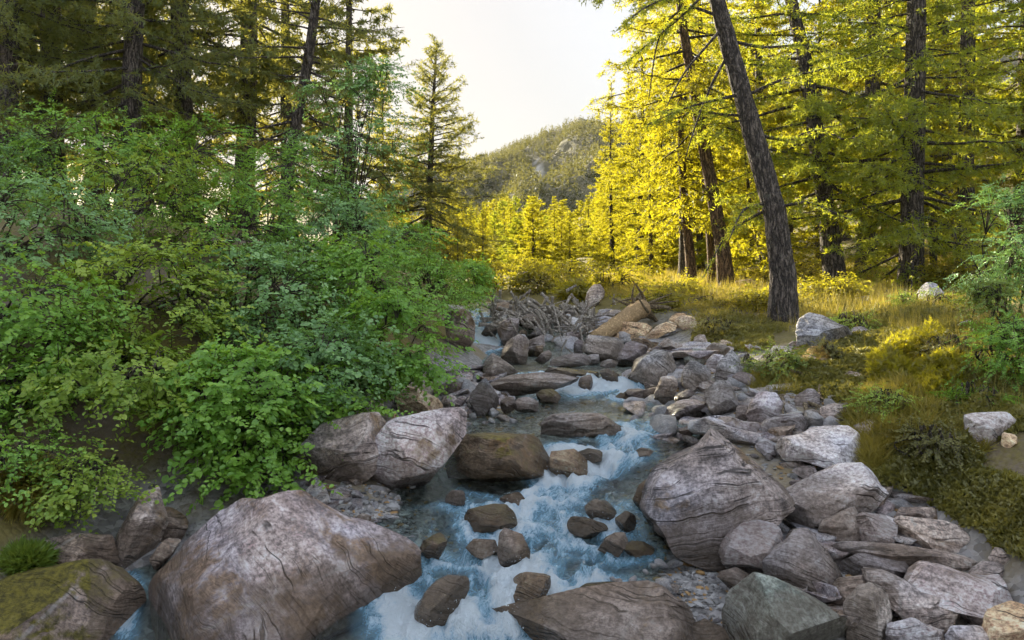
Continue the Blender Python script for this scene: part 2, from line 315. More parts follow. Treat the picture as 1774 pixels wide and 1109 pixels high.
_WZ = [-2.1, -1.98, -1.84, -1.73, -1.665, -1.53, -1.45, -1.29, -1.22, -1.17, -1.145, -1.02, -1.0, -.96, -.74, -.62, -.52, -.42, .4]
def water0(y): return np.interp(y, _WY, _WZ)
def surf(x, y): return np.maximum(ground(x, y), water0(np.asarray(y, float)))
_HX = np.arange(-9, 9.01, .03); _HYs = np.arange(2.4, 15.01, .03); _HG = surf(*np.meshgrid(_HX, _HYs))
def hit(px, py, ymin=2.5, ymax=60):
    """distance at which the view ray of a pixel meets the ground or the water"""
    Y = np.arange(ymin, 15, .015); x = (px - CX) / F * Y
    g = _HG[np.clip(((Y - 2.4) / .03).round().astype(int), 0, len(_HYs) - 1), np.clip(((x + 9) / .03).round().astype(int), 0, len(_HX) - 1)]
    k = np.nonzero((HY - py) / F * Y <= g)[0]
    if len(k): return float(Y[k[0]])
    Y = np.arange(15, ymax, .1); g = surf((px - CX) / F * Y, Y); k = np.nonzero((HY - py) / F * Y <= g)[0]
    return float(Y[k[0]]) if len(k) else ymax
def gpt(px, py):
    Y = hit(px, py); return at(px, py, Y)

# ------------------------------------------------------------------ ground sheet
def grid(xs, ys, fz):
    X, Y = np.meshgrid(xs, ys); Z = fz(X, Y); V = np.stack([X, Y, Z], -1).reshape(-1, 3)
    ny, nx = X.shape; i = (np.arange(ny - 1)[:, None] * nx + np.arange(nx - 1)[None]).ravel()
    return V, np.stack([i, i + 1, i + nx + 1, i + nx], -1)
def ground_mat():
    k = NT('ground_soil'); tc = k.n('NewGeometry').outputs['Position']
    n1 = k.noise(tc, 1.4, 6, 0.65); n2 = k.noise(tc, 9.0, 6, 0.7); n3 = k.noise(tc, 40.0, 3, 0.6)
    soil = k.mix(n2, (0.085, 0.062, 0.042), (0.20, 0.155, 0.11))
    peb = k.n('TexVoronoi', Vector=tc, Scale=26.0); pc = k.mix(k.n('SeparateColor', Color=peb.outputs['Color']).outputs[0], (0.13, 0.12, 0.115), (0.34, 0.32, 0.31))
    bed = k.mix(k.ramp(n1, .45, .7), pc, k.mix(n2, (0.17, 0.12, 0.06), (0.27, 0.22, 0.13)))
    moss = k.mix(n2, (0.07, 0.06, 0.014), (0.20, 0.155, 0.035))
    c = k.mix(k.attr('bank'), bed, k.mix(k.ramp(k.math('ADD', n1, k.math('MULTIPLY', n3, .3)), .5, .72), soil, moss))
    c = k.mix(k.attr('forest'), c, moss)
    k.set(k.bsdf.inputs['Base Color'], c); k.bsdf.inputs['Roughness'].default_value = 0.9
    h = k.math('ADD', k.math('MULTIPLY', peb.outputs[0], -.6), n2)
    k.set(k.bsdf.inputs['Normal'], k.bump(h, 0.7, 0.03)); return k.m
M['ground'] = ground_mat()
gx = np.concatenate([-np.geomspace(3000, 9, 46), np.arange(-8.8, 8.81, .08), np.geomspace(9, 3000, 46)])
gy = np.concatenate([np.arange(-3, 2, .5), np.arange(2, 14, .07), np.geomspace(14, 3000, 110)])
gV, gQ = grid(gx, gy, ground)
above = gV[:, 2] - water0(gV[:, 1])
build('ground', gV, gQ, M['ground'], attrs={'bank': sstep(.10, .32, above), 'forest': np.maximum(sstep(10.5, 13, gV[:, 1]), sstep(3.2, 4.2, gV[:, 0]) * sstep(.3, .6, above))})['kind'] = 'structure'

# ------------------------------------------------------------------ rocks
REG = {'P': (0, 0, 1.0), 'L': (0, 800, 2.464), 'C': (480, 680, 2.585), 'B': (1080, 720, 2.556), 'R': (1080, 480, 2.556), 'J': (740, 480, 3.696)}
_ico = {}
def ico(l):
    if l not in _ico:
        bm = bmesh.new(); bmesh.ops.create_icosphere(bm, subdivisions=l, radius=1)
        _ico[l] = (np.array([v.co[:] for v in bm.verts]), np.array([[v.index for v in f.verts] for f in bm.faces])); bm.free()
    return _ico[l]
def rock_shape(rad_fn, hw, hh, d, rs, lvl, cuts, strata, samp, namp, squar, tilt_top=None):
    """unit sphere -> outline in x,z and half depth d in y, planed by facets, then weathered"""
    U, T = ico(lvl); rr = np.random.RandomState(rs)
    th = np.arctan2(U[:, 2], U[:, 0]); c = np.hypot(U[:, 0], U[:, 2]); s = U[:, 1]
    # superellipse profile between outline and depth
    e = squar; q = (np.abs(c) ** e + np.abs(s) ** e) ** (-1.0 / e); c2 = c * q; s2 = s * q
    R = rad_fn(th) * c2
    P = np.stack([np.cos(th) * R, s2 * d, np.sin(th) * R], -1)
    size = (hw + hh + d) / 3; bb = {0: (P[:, 0].min(), P[:, 0].max()), 2: (P[:, 2].min(), P[:, 2].max())}
    pl = []
    for k in range(cuts + 2):
        n = norm(np.array([rr.normal(0, .6), -rr.uniform(.2, 1.0), rr.normal(.25, .6)])); pl.append((n, rr.uniform(.46, .78)))
    for k in range(cuts // 2 + 2):
        n = norm(np.array([rr.normal(0, 1), rr.uniform(-.2, 1), rr.normal(.1, .8)])); pl.append((n, rr.uniform(.84, .95)))
    if tilt_top is not None: pl += [(norm(np.array(n, float)), f) for n, f in tilt_top]
    for n, f in pl:
        h = P @ n; off = h.max() * f; over = np.maximum(h - off, 0); P = P - over[:, None] * n
    out = norm(P + 1e-9)
    if samp:
        sdv = norm(np.array(strata)); h = P @ sdv / size; w = fbm(P / size * 1.2, 3, rs + 5) * .35
        st = vnoise(np.stack([(h + w) * 7.0, P[:, 0] / size * .8, P[:, 1] / size * .8], -1), rs)
        st = np.round(np.sign(st) * np.abs(st) ** .6 * 3.2) / 3.2 + .12 * st
        lat = out - (out @ sdv)[:, None] * sdv
        P = P + lat * (st * samp * size)[:, None]
    nz = fbm(P / size * 1.3 + rs, 3, rs) * .45 + fbm(P / size * 4.5 + rs, 4, rs + 1) * .45
    if lvl >= 4: nz = nz + fbm(P / size * 13.0 + rs, 3, rs + 2) * .22
    rid = 1 - np.abs(fbm(P / size * 2.0 + rs * 3.1, 3, rs + 7)) * 2
    P = P + out * ((nz * namp - np.maximum(rid - .80, 0) * namp * 1.2) * size)[:, None]
    for ax, half in ((0, hw), (2, hh)):   # facets shave the outline: bring it back to its size
        lo_, hi_ = P[:, ax].min(), P[:, ax].max(); P[:, ax] = (P[:, ax] - lo_) / (hi_ - lo_) * bb[ax][1] - (P[:, ax] - hi_) / (hi_ - lo_) * bb[ax][0]
    return P, T
def poly_radius(pts, c):
    pts = np.asarray(pts, float) - c; q = np.roll(pts, -1, 0)
    d = (q - pts)[:, None] * np.linspace(0, 1, 24, endpoint=False)[None, :, None] + pts[:, None]; d = d.reshape(-1, 2)
    a = np.arctan2(d[:, 1], d[:, 0]); r = np.hypot(d[:, 0], d[:, 1]); bins = np.linspace(-np.pi, np.pi, 181)
    k = np.digitize(a, bins) - 1; R = np.full(180, np.nan)
    for b in range(180):
        m = k == b
        if m.any(): R[b] = r[m].max()
    ok = ~np.isnan(R); R = np.interp(np.arange(180), np.nonzero(ok)[0], R[ok], period=180)
    R = (np.roll(R, 1) + 2 * R + np.roll(R, -1)) / 4; bc = (bins[:-1] + bins[1:]) / 2
    return lambda th: np.interp(th, bc, R, period=2 * np.pi)
ROCKS = []
def rock(reg, pts, label, mat='slate', thick=.8, cuts=6, Y=None, lvl=None, samp=.03, namp=.026, squar=3.0, strata=(.2, .3, .93), sink=.12, planes=None, name='boulder', cat='boulder', group=None, back=.4, seed=None):
    ox, oy, s = REG[reg]; px = np.array([(ox + x / s, oy + y / s) for x, y in pts], float)
    q = np.roll(px, -1, 0); cr = px[:, 0] * q[:, 1] - q[:, 0] * px[:, 1]; A = cr.sum() / 2
    cen = ((px + q) * cr[:, None]).sum(0) / (6 * A)
    w = np.ptp(px[:, 0]); h = np.ptp(px[:, 1]); bot = px[:, 1].max()
    if Y is None or bot < 1085:
        Y0 = hit(cen[0], min(bot, 1100)); Yc = Y0 + back * thick * .5 * min(w, 1.6 * h) / F * Y0
    else: Yc = Y
    sc = Yc / F; d = thick * .5 * min(w, 1.6 * h) * sc
    loc2 = np.stack([(px[:, 0] - cen[0]) * sc, (cen[1] - px[:, 1]) * sc], -1)
    loc2 *= 1.05; lowm = loc2[:, 1] < 0; loc2[lowm, 1] *= 1 + sink
    fn = poly_radius(loc2, np.zeros(2)); rs = len(ROCKS) * 7 + 11 if seed is None else seed
    if lvl is None: lvl = 5 if max(w, h) > 110 else (4 if max(w, h) > 34 else 3)
    P, T = rock_shape(fn, w * sc / 2, h * sc / 2, d, rs, lvl, cuts, strata, samp, namp, squar, planes)
    C = at(cen[0], cen[1], Yc); W = P + C
    wet = 1 - sstep(.035, .16, W[:, 2] - water0(W[:, 1])); wet = np.where(np.abs(W[:, 0] - np.interp(W[:, 1], _FY, _FX)) < np.interp(W[:, 1], _FY, _FW) * 2.6 + .35, wet, wet * .35)
    base = np.array([C[0], C[1], W[:, 2].min()])
    o = build(name, W, T, M[mat], loc=base, sharp=26, attrs={'wet': wet, 'tide': (1 - sstep(.05, .55, W[:, 2] - water0(W[:, 1]) + .0 * wet)) * (.35 + .65 * (np.abs(W[:, 0] - np.interp(W[:, 1], _FY, _FX)) < np.interp(W[:, 1], _FY, _FW) * 3 + .5))}); tag(o, label, cat, group)
    ROCKS.append((C, max(w, h) * sc / 2, o)); return o
# the thread of the current: centre x and half width at distance Y
_FY = [1, 3.7, 4.3, 5.0, 5.55, 5.8, 6.3, 7.0, 7.6, 8.1, 9.5, 10.5, 11.2, 14, 20]
_FX = [-.2, -.16, -.02, .14, .36, .66, 1.10, 1.15, .98, .70, .15, -.28, -.42, -.75, -.6]
_FW = [.5, .45, .62, .52, .36, .36, .36, .34, .34, .50, .60, .16, .14, .2, .3]

FG = dict(thick=.9)
# left foreground
rock('L', [(590,760),(575,600),(640,530),(700,440),(800,300),(880,235),(960,240),(1160,200),(1260,270),(1370,340),(1480,360),(1600,420),(1700,480),(1745,570),(1720,650),(1620,700),(1590,760),(1500,860),(1100,930),(700,900)], 'huge lilac grey boulder with rusty stains filling the left foreground', 'slate_hero', thick=1.05, lvl=6, cuts=3, samp=.022, namp=.03, squar=2.3, strata=(.75,.2,.65), planes=[((-.55,-.35,.75),.56),((.45,-.35,.82),.58),((.05,-1,.22),.5),((.75,-.65,.1),.64),((-.75,-.6,.15),.66),((.2,-.8,.55),.6)], Y=3.98)
rock('L', [(0,520),(120,500),(250,470),(400,490),(470,560),(500,620),(520,690),(480,740),(430,790),(300,860),(-80,880),(-100,600)], 'moss covered brown boulder in the bottom left corner', 'mossy', thick=.9, Y=3.9, lvl=5, namp=.06, samp=.035, strata=(.6,.2,.75))
rock('L', [(470,330),(560,180),(680,130),(690,300),(640,400),(560,450),(450,450)], 'tall brown rock face in shade behind the huge foreground boulder', 'brown', Y=4.95, thick=.7)
rock('L', [(690,200),(800,270),(760,340),(700,350),(660,280)], 'small pointed brown rock touching the left shoulder of the huge boulder', 'brown', Y=4.75)
rock('L', [(645,410),(700,340),(760,338),(730,400),(670,450)], 'lumpy brown stone wedged against the left flank of the huge boulder', 'brown', Y=4.55, cuts=2)
rock('L', [(120,420),(180,350),(300,320),(440,330),(480,440),(400,480),(250,470),(150,470)], 'low brown ledge of rock above the mossy corner boulder', 'brown', Y=4.6, samp=.05)
rock('L', [(1210,212),(1330,190),(1440,230),(1485,285),(1400,305),(1250,250)], 'flat grey stone with a moss patch just behind the huge boulder', 'slate_pale', thick=1.0)
rock('L', [(1490,260),(1540,225),(1580,240),(1560,280),(1510,285)], 'dark brown stone on the shingle right of the flat mossy stone', 'brown')
rock('L', [(1545,285),(1590,250),(1610,275),(1580,300)], 'small dark stone at the edge of the shingle beside the rapids', 'slate_dark')
# left bank boulders
rock('C', [(75,420),(100,330),(150,230),(200,160),(330,120),(480,105),(505,140),(465,260),(405,330),(330,390),(230,430),(120,440)], 'dark grey boulder under the shrubs, left of the veined standing boulder', 'slate_dark', thick=.9, Y=6.0, namp=.022, samp=.012, strata=(.5,.3,.8), planes=[((-.1,-.75,.65),.7)])
rock('C', [(430,440),(440,370),(490,290),(455,240),(480,180),(520,130),(600,110),(700,90),(800,80),(838,110),(830,170),(780,240),(720,310),(660,380),(620,440),(590,470),(520,455),(470,465)], 'lilac standing boulder with a white quartz vein at the left water edge', 'slate', thick=.75, Y=5.75, lvl=6, namp=.018, samp=.014, strata=(.8,.1,.55), cuts=3, planes=[((-.55,-.8,.1),.72),((.15,-.75,.62),.66)])
rock('C', [(520,-10),(600,-25),(690,20),(740,70),(700,110),(560,105)], 'tan rock directly above the veined standing boulder', 'tan', Y=6.5, cuts=4)
rock('C', [(300,60),(380,-10),(460,-10),(470,100),(360,120)], 'brown rock under the roots left of the tan rock', 'brown', Y=6.7)
# rocks in the stream
rock('C', [(750,330),(780,260),(840,210),(950,190),(1100,200),(1200,220),(1222,250),(1185,310),(1080,365),(960,390),(870,370),(790,360)], 'wide orange and moss coloured boulder beside the first cascade', 'ochre', thick=.8, Y=5.95, lvl=5, namp=.045)
rock('C', [(1225,275),(1330,262),(1392,310),(1380,365),(1280,380),(1220,340)], 'rounded tan rock with water spilling over it at the cascade', 'tan', Y=5.85, cuts=5, namp=.04, sink=.3)
rock('C', [(1335,272),(1400,254),(1455,265),(1452,300),(1400,312),(1350,298)], 'small dark brown stone breaking the water above the cascade', 'wetdark', cuts=7, sink=.3)
rock('C', [(1595,275),(1640,252),(1695,265),(1692,300),(1630,308)], 'small brown stone in the riffle left of the big dark slab boulder', 'brown', cuts=7, sink=.3)
rock('C', [(1183,155),(1200,110),(1330,95),(1500,100),(1582,125),(1570,152),(1480,178),(1330,194),(1220,182)], 'low slab of thin stacked layers lying in mid stream', 'layered', thick=.7, lvl=6, samp=.06, namp=.02, strata=(-.03,.2,.98), squar=3.5, cuts=4)
rock('C', [(838,595),(870,540),(960,512),(1060,520),(1078,560),(1010,595),(900,610)], 'rust orange rock breaking the rapids in mid stream', 'ochre', namp=.05, sink=.4)
rock('C', [(988,725),(993,640),(1030,618),(1090,650),(1132,720),(1112,765),(1050,780),(1000,755)], 'brown upright stone standing in the middle of the rapids', 'brown', sink=.3, planes=[((-.75,-.6,.2),.5)])
rock('C', [(843,692),(880,662),(980,668),(992,720),(940,735),(880,715)], 'low olive stone touching the upright stone in the rapids', 'brown', sink=.4)
rock('C', [(1383,535),(1378,500),(1430,482),(1500,492),(1522,540),(1490,582),(1430,580)], 'black wet rounded rock left of the big dark slab boulder', 'wetdark', sink=.25, cuts=7)
rock('C', [(1303,592),(1330,563),(1400,568),(1482,600),(1477,642),(1400,640),(1330,620)], 'flat black rock with pale stripes below the black wet rock', 'wetdark', samp=.05, sink=.25)
rock('C', [(1515,570),(1560,535),(1612,560),(1610,600),(1580,625),(1530,615)], 'wet black stone against the foot of the big dark slab boulder', 'wetdark', sink=.25)
rock('C', [(1438,705),(1480,660),(1560,638),(1572,680),(1520,725)], 'brown angular stone below the wet black stones', 'brown', sink=.3)
rock('C', [(1548,692),(1590,672),(1660,678),(1692,702),(1640,735),(1570,725)], 'reddish brown wet stone at the lower foot of the dark slab boulder', 'ochre', sink=.3)
rock('C', [(598,1065),(620,970),(660,890),(740,840),(830,850),(855,900),(785,990),(725,1055),(660,1085)], 'dark green rock with water pouring past it at the bottom edge', 'wetdark', Y=4.0, sink=.3, cuts=3)
rock('C', [(1028,875),(1060,830),(1160,818),(1225,850),(1195,895),(1070,920)], 'orange submerged rock in the lower rapids', 'tan', sink=.5, cuts=7)
rock('C', [(1335,895),(1420,868),(1550,858),(1585,890),(1480,925),(1380,930)], 'olive half submerged rock at the lower right of the rapids', 'mossy', sink=.5)
rock('C', [(752,472),(790,440),(842,448),(835,500),(780,515)], 'pale olive submerged stone in the calm water below the veined boulder', 'brown', sink=.5, cuts=6)
rock('C', [(988,482),(1080,452),(1112,480),(1060,505)], 'low brown stone awash right above the orange mid stream rock', 'brown', sink=.5)
rock('C', [(498,672),(535,660),(567,698),(545,720),(515,700)], 'small brown stone in the shallows right of the huge boulder', 'brown', sink=.4)
rock('C', [(640,690),(740,640),(760,690),(700,760),(650,750)], 'smooth submerged olive stone hugging the right flank of the huge boulder', 'mossy', sink=.5, cuts=6)
rock('C', [(400,650),(470,640),(510,680),(480,720),(420,700)], 'greenish stone half in the water behind the huge boulder', 'brown', sink=.5, cuts=7)
rock('P', [(850,1120),(920,1075),(1030,1040),(1160,1026),(1200,1048),(1207,1072),(1185,1112),(1150,1150),(850,1160)], 'long dark boulder lying along the bottom edge of the picture', 'brown', Y=3.85, thick=.7, lvl=6, samp=.02, strata=(-.3,.2,.93))
# right foreground
rock('B', [(45,395),(60,330),(110,290),(145,290),(120,380),(80,420)], 'orange stained rock on the upstream edge of the big dark slab boulder', 'ochre', Y=5.1)
rock('B', [(105,430),(150,300),(240,240),(350,190),(420,110),(520,100),(600,150),(690,230),(740,290),(765,350),(700,400),(640,425),(565,480),(545,540),(480,595),(350,615),(200,605),(140,550),(100,480)], 'big dark slab boulder with wavy layers right of the rapids', 'slate_dark', thick=.85, Y=5.0, lvl=6, samp=.035, namp=.03, cuts=2, strata=(-.35,.35,.87), planes=[((-.2,-.62,.76),.6),((.1,-.95,.2),.7)])
rock('B', [(668,430),(760,350),(900,280),(1000,240),(1100,235),(1142,262),(1132,320),(1060,412),(900,472),(800,512),(690,528)], 'tilted grey slab leaning right of the big dark slab boulder', 'slate_pale', thick=.8, Y=4.85, lvl=5, samp=.03, strata=(-.35,.3,.88), planes=[((-.3,-.35,.9),.52),((.25,-.9,-.25),.6)], cuts=2, squar=3.2)
rock('B', [(715,165),(770,130),(860,110),(900,70),(980,65),(1070,80),(1085,130),(1040,165),(1100,190),(1090,242),(990,248),(930,228),(830,195),(740,200)], 'broad flat pale slab at the foot of the golden grass', 'slate_pale', thick=.9, samp=.015, namp=.02, planes=[((0,-.45,.9),.45)])
rock('B', [(945,132),(1000,90),(1070,90),(1082,130),(1045,168),(980,142)], 'smaller grey stone resting on the broad flat pale slab', 'slate', Y=5.7)
rock('B', [(590,125),(640,118),(692,160),(690,205),(640,185)], 'pale wedge of stone right behind the crest of the dark slab boulder', 'slate_pale', Y=5.75)
rock('B', [(700,222),(760,198),(812,215),(790,243),(730,245)], 'pale rounded stone between the flat pale slab and the dark slab boulder', 'slate_pale', Y=5.45)
rock('B', [(748,248),(820,228),(872,260),(852,295),(790,278)], 'pale flat stone just above the tilted grey slab', 'slate_pale', Y=5.3)
rock('B', [(738,292),(800,286),(852,310),(822,335),(760,335)], 'small white edged stone touching the upper edge of the tilted slab', 'slate', Y=5.15)
rock('B', [(870,262),(920,240),(985,250),(960,272),(900,285)], 'thin brown stone lying against the back of the tilted slab', 'brown', Y=5.25)
rock('B', [(438,625),(480,570),(560,520),(640,500),(700,530),(722,570),(680,640),(620,730),(540,695),(450,655)], 'angular two toned block in front of the big dark slab boulder', 'slate', thick=.9, Y=4.35, planes=[((0,-.35,.94),.48),((.3,-.9,-.2),.62),((-.6,-.75,-.1),.7)], cuts=1, squar=3.2, samp=.02)
rock('B', [(628,745),(690,670),(770,610),(800,560),(850,542),(912,560),(960,620),(992,690),(955,735),(880,795),(800,805),(700,765)], 'bluish grey pointed boulder right of the angular block', 'slate_pale', thick=.8, Y=4.25, planes=[((-.15,-.7,.7),.62)], samp=.02, lvl=5)
rock('B', [(485,850),(560,780),(620,738),(700,760),(800,810),(900,870),(985,940),(1050,1010),(1000,1080),(500,1080),(475,930)], 'turquoise tinted slab at the bottom edge right of centre', 'teal', thick=.8, Y=3.8, lvl=6, planes=[((.15,-.6,.78),.55)], samp=.012, namp=.025, cuts=3)
rock('B', [(870,500),(1040,420),(1065,440),(1045,560),(940,590),(890,550)], 'folded brown rock under the right end of the tilted slab', 'layered', Y=4.6, samp=.06, strata=(-.4,.3,.86))
rock('B', [(1035,490),(1100,440),(1190,443),(1245,480),(1225,545),(1140,592),(1060,535)], 'knobbly grey rock right of the folded brown rock', 'slate', Y=4.6, cuts=3, samp=.03)
rock('B', [(1240,465),(1450,490),(1600,550),(1630,620),(1500,615),(1330,605),(1235,565)], 'dark shelf of thin slabs under the heath on the right bank', 'layered', Y=4.75, samp=.08, strata=(.25,.3,.92), lvl=5)
rock('B', [(1215,455),(1260,415),(1380,415),(1450,460),(1400,505),(1290,490)], 'rounded brown rock tucked right beneath the overhanging heath', 'brown', Y=4.95)
rock('B', [(950,610),(1100,575),(1290,585),(1500,630),(1640,655),(1630,705),(1480,700),(1300,655),(1080,635),(980,640)], 'long thin ledge of grey rock crossing the right foreground', 'layered', Y=4.45, samp=.06, strata=(.15,.3,.94), lvl=5)
rock('B', [(985,700),(1090,640),(1240,612),(1325,660),(1300,712),(1150,715),(1030,730)], 'pale blue topped stone below the long thin ledge', 'slate_pale', Y=4.3, planes=[((0,-.4,.9),.5)])
rock('B', [(1270,750),(1340,680),(1430,700),(1560,750),(1700,738),(1772,800),(1790,880),(1660,930),(1560,990),(1500,920),(1400,820)], 'large smooth grey boulder near the bottom right corner', 'slate', thick=.8, Y=4.05, lvl=6, namp=.02, samp=.012, cuts=2, planes=[((-.1,-.6,.8),.6)])
rock('B', [(885,800),(980,740),(1090,718),(1115,780),(1020,840),(950,865)], 'striped grey brown rock between the turquoise slab and the pointed boulder', 'layered', Y=4.15, samp=.06, strata=(.35,.3,.88))
rock('B', [(1095,715),(1200,740),(1400,830),(1500,920),(1560,980),(1450,1010),(1250,920),(1150,800)], 'long brown rock of steep layers sloping to the bottom right', 'layered', Y=4.0, samp=.07, strata=(-.5,.3,.8), lvl=5)
rock('B', [(990,870),(1060,800),(1130,768),(1195,830),(1190,920),(1170,1040),(1010,1040)], 'dark blue grey rock right of the turquoise slab', 'grey', Y=3.85, cuts=5, planes=[((.6,-.7,.35),.55)])
rock('B', [(1535,725),(1620,658),(1685,658),(1715,710),(1685,765),(1590,760)], 'brown lump at the upper end of the large smooth boulder', 'brown', Y=4.3, samp=.04)
rock('B', [(1610,1020),(1650,910),(1774,855),(1830,880),(1830,1080),(1600,1080)], 'pinkish brown rounded boulder in the bottom right corner', 'tan', Y=3.7, cuts=2, namp=.02)
rock('B', [(1450,1010),(1490,945),(1600,945),(1645,975),(1610,1040),(1460,1045)], 'pale stone at the bottom edge left of the pinkish corner boulder', 'slate_pale', Y=3.7)
rock('B', [(300,950),(370,915),(445,958),(495,1010),(420,1060),(320,1020)], 'brown wedge of stone left of the turquoise slab at the bottom edge', 'brown', Y=3.85, samp=.03)
rock('B', [(425,715),(520,690),(605,735),(545,800),(465,775)], 'flat brown stone on the gravel left of the pointed boulder', 'brown', Y=4.2, samp=.04)
rock('B', [(1180,950),(1300,915),(1450,985),(1450,1060),(1190,1060)], 'brown layered rock at the bottom edge among the right foreground rocks', 'layered', Y=3.75, samp=.06, strata=(-.4,.3,.86))
rock('B', [(700,610),(740,540),(805,515),(815,580),(760,635)], 'dark greenish rock in the gap behind the angular block', 'slate_dark', Y=4.6)
rock('B', [(545,480),(590,408),(665,418),(675,490),(620,508)], 'small tan rock between the dark slab boulder and the tilted slab', 'tan', Y=4.65)
rock('B', [(1110,400),(1170,375),(1215,410),(1185,450),(1120,450)], 'small grey rock at the upper right end of the tilted slab', 'slate', Y=4.85)
rock('B', [(1630,640),(1660,590),(1720,600),(1715,670),(1665,670)], 'brown stone under the far right edge of the grassy bank', 'brown', Y=4.55)
# right bank rubble
RB = 'rubble on the right bank'
rock('R', [(25,445),(60,370),(140,325),(210,340),(238,390),(228,440),(170,470),(80,485)], 'big rounded grey boulder right of the little falls', 'grey', thick=.9, lvl=5, cuts=3)
rock('R', [(258,475),(270,430),(330,375),(380,398),(387,450),(330,485),(290,510)], 'grey upright boulder second to the right of the little falls', 'grey')
rock('R', [(408,435),(430,370),(480,328),(530,358),(535,420),(490,475),(440,470)], 'grey boulder left of the green ferns', 'grey', Y=8.3)
rock('R', [(270,355),(310,318),(382,328),(377,372),(320,402),(273,398)], 'dark greenish block behind the upright grey boulder', 'teal', Y=9.2)
rock('R', [(368,385),(410,343),(445,348),(432,402),(390,418)], 'small purple grey stone behind the boulder by the ferns', 'slate', Y=8.9)
rock('R', [(363,505),(400,463),(470,468),(512,520),(514,590),(450,620),(390,585)], 'cracked grey boulder in the middle of the right bank rubble', 'grey', Y=7.6, lvl=5)
rock('R', [(553,605),(560,550),(600,513),(680,528),(704,560),(672,622),(610,665),(570,655)], 'grey boulder under the hanging roots', 'slate', Y=7.1, lvl=5)
rock('R', [(500,615),(520,568),(557,573),(563,632),(530,645)], 'small dark stone left of the boulder under the roots', 'slate_dark', Y=7.1)
rock('R', [(138,545),(170,490),(225,443),(242,490),(222,552),(170,575)], 'pointed layered stone below the big rounded grey boulder', 'layered', Y=7.9)
rock('R', [(178,610),(220,570),(290,548),(382,580),(372,615),(260,632)], 'low brownish grey slab at the right edge of the riffle', 'slate', Y=7.2)
rock('R', [(282,545),(330,528),(385,540),(385,568),(320,570)], 'flat pale stone behind the low slab by the riffle', 'slate_pale', Y=7.5)
rock('R', [(423,670),(500,638),(590,648),(645,690),(605,725),(430,730)], 'flat grey brown slab above the crest of the dark slab boulder', 'slate', Y=6.4, samp=.03)
rock('R', [(618,685),(650,638),(720,615),(800,608),(825,655),(762,695),(660,715)], 'smooth grey slab lying under the exposed roots', 'slate_pale', Y=6.6)
rock('R', [(315,668),(400,622),(505,632),(435,685),(350,698)], 'dark stack of thin plates right of the riffle', 'layered', Y=6.7, samp=.1, strata=(.1,.2,.97))
rock('R', [(8,502),(60,498),(112,530),(80,548),(30,535)], 'thin dark plate at the water edge below the rounded grey boulder', 'slate_dark', Y=8.0)
rock('R', [(78,508),(160,488),(152,532),(110,550)], 'flat dark stone left of the pointed layered stone', 'slate_dark', Y=8.1)
rock('R', [(208,555),(290,498),(322,520),(272,565)], 'slanting dark slab right of the pointed layered stone', 'slate_dark', Y=7.7)
rock('R', [(230,420),(270,390),(290,420),(255,450)], 'small dark stone wedged beside the big rounded grey boulder', 'slate_dark', Y=8.6)
rock('R', [(165,290),(200,270),(290,320),(280,345),(220,330)], 'dark slanting log shaped slab behind the big rounded boulder', 'layered', Y=9.4)
rock('R', [(320,470),(400,460),(420,490),(350,515)], 'pale flat stone above the cracked grey boulder', 'slate_pale', Y=7.9)
rock('R', [(773,245),(800,190),(850,163),(900,178),(950,213),(1012,230),(1024,258),(960,285),(880,305),(800,325),(783,290)], 'big grey boulder with a dark underside right of the leaning trunk', 'grey', Y=9.3, lvl=5, planes=[((.3,-.85,-.4),.6)])
rock('R', [(798,355),(840,313),(900,308),(943,340),(943,382),(890,398),(830,385)], 'yellow lichened rock below the boulder at the leaning trunk', 'goldmoss', Y=8.6)
rock('R', [(788,425),(830,388),(892,394),(865,424)], 'flat tan stone beneath the yellow lichened rock', 'tan', Y=8.3)
rock('R', [(1318,85),(1328,22),(1400,48),(1444,95),(1412,135),(1370,120)], 'pale tilted rock on the forest edge at the far right', 'slate_pale', Y=11.5)
rock('R', [(1540,742),(1533,615),(1600,603),(1700,608),(1724,640),(1722,682),(1684,692),(1655,752),(1600,745)], 'square pale rock standing on the grass at the right edge', 'slate_pale', Y=5.5, squar=4, cuts=2)
rock('R', [(1680,748),(1690,690),(1742,700),(1765,730),(1722,755)], 'small tan rock leaning on the square pale rock', 'tan', Y=5.5)
rock('R', [(1035,665),(1100,638),(1152,660),(1164,712),(1110,740),(1050,725)], 'brown rock half covered by golden grass above the flat pale slab', 'brown', Y=6.0)
rock('R', [(638,728),(750,698),(765,720),(690,745)], 'thin flat stone left of the broad flat pale slab', 'slate_pale', Y=6.0)
rock('R', [(1485,212),(1540,193),(1565,240),(1512,255)], 'white stone under the young willow at the right edge', 'slate_pale', Y=8.0)
rock('R', [(500,18),(560,8),(600,30),(585,55),(510,58)], 'orange sunlit rock on the grass behind the leaning trunk', 'tan', Y=13.5)
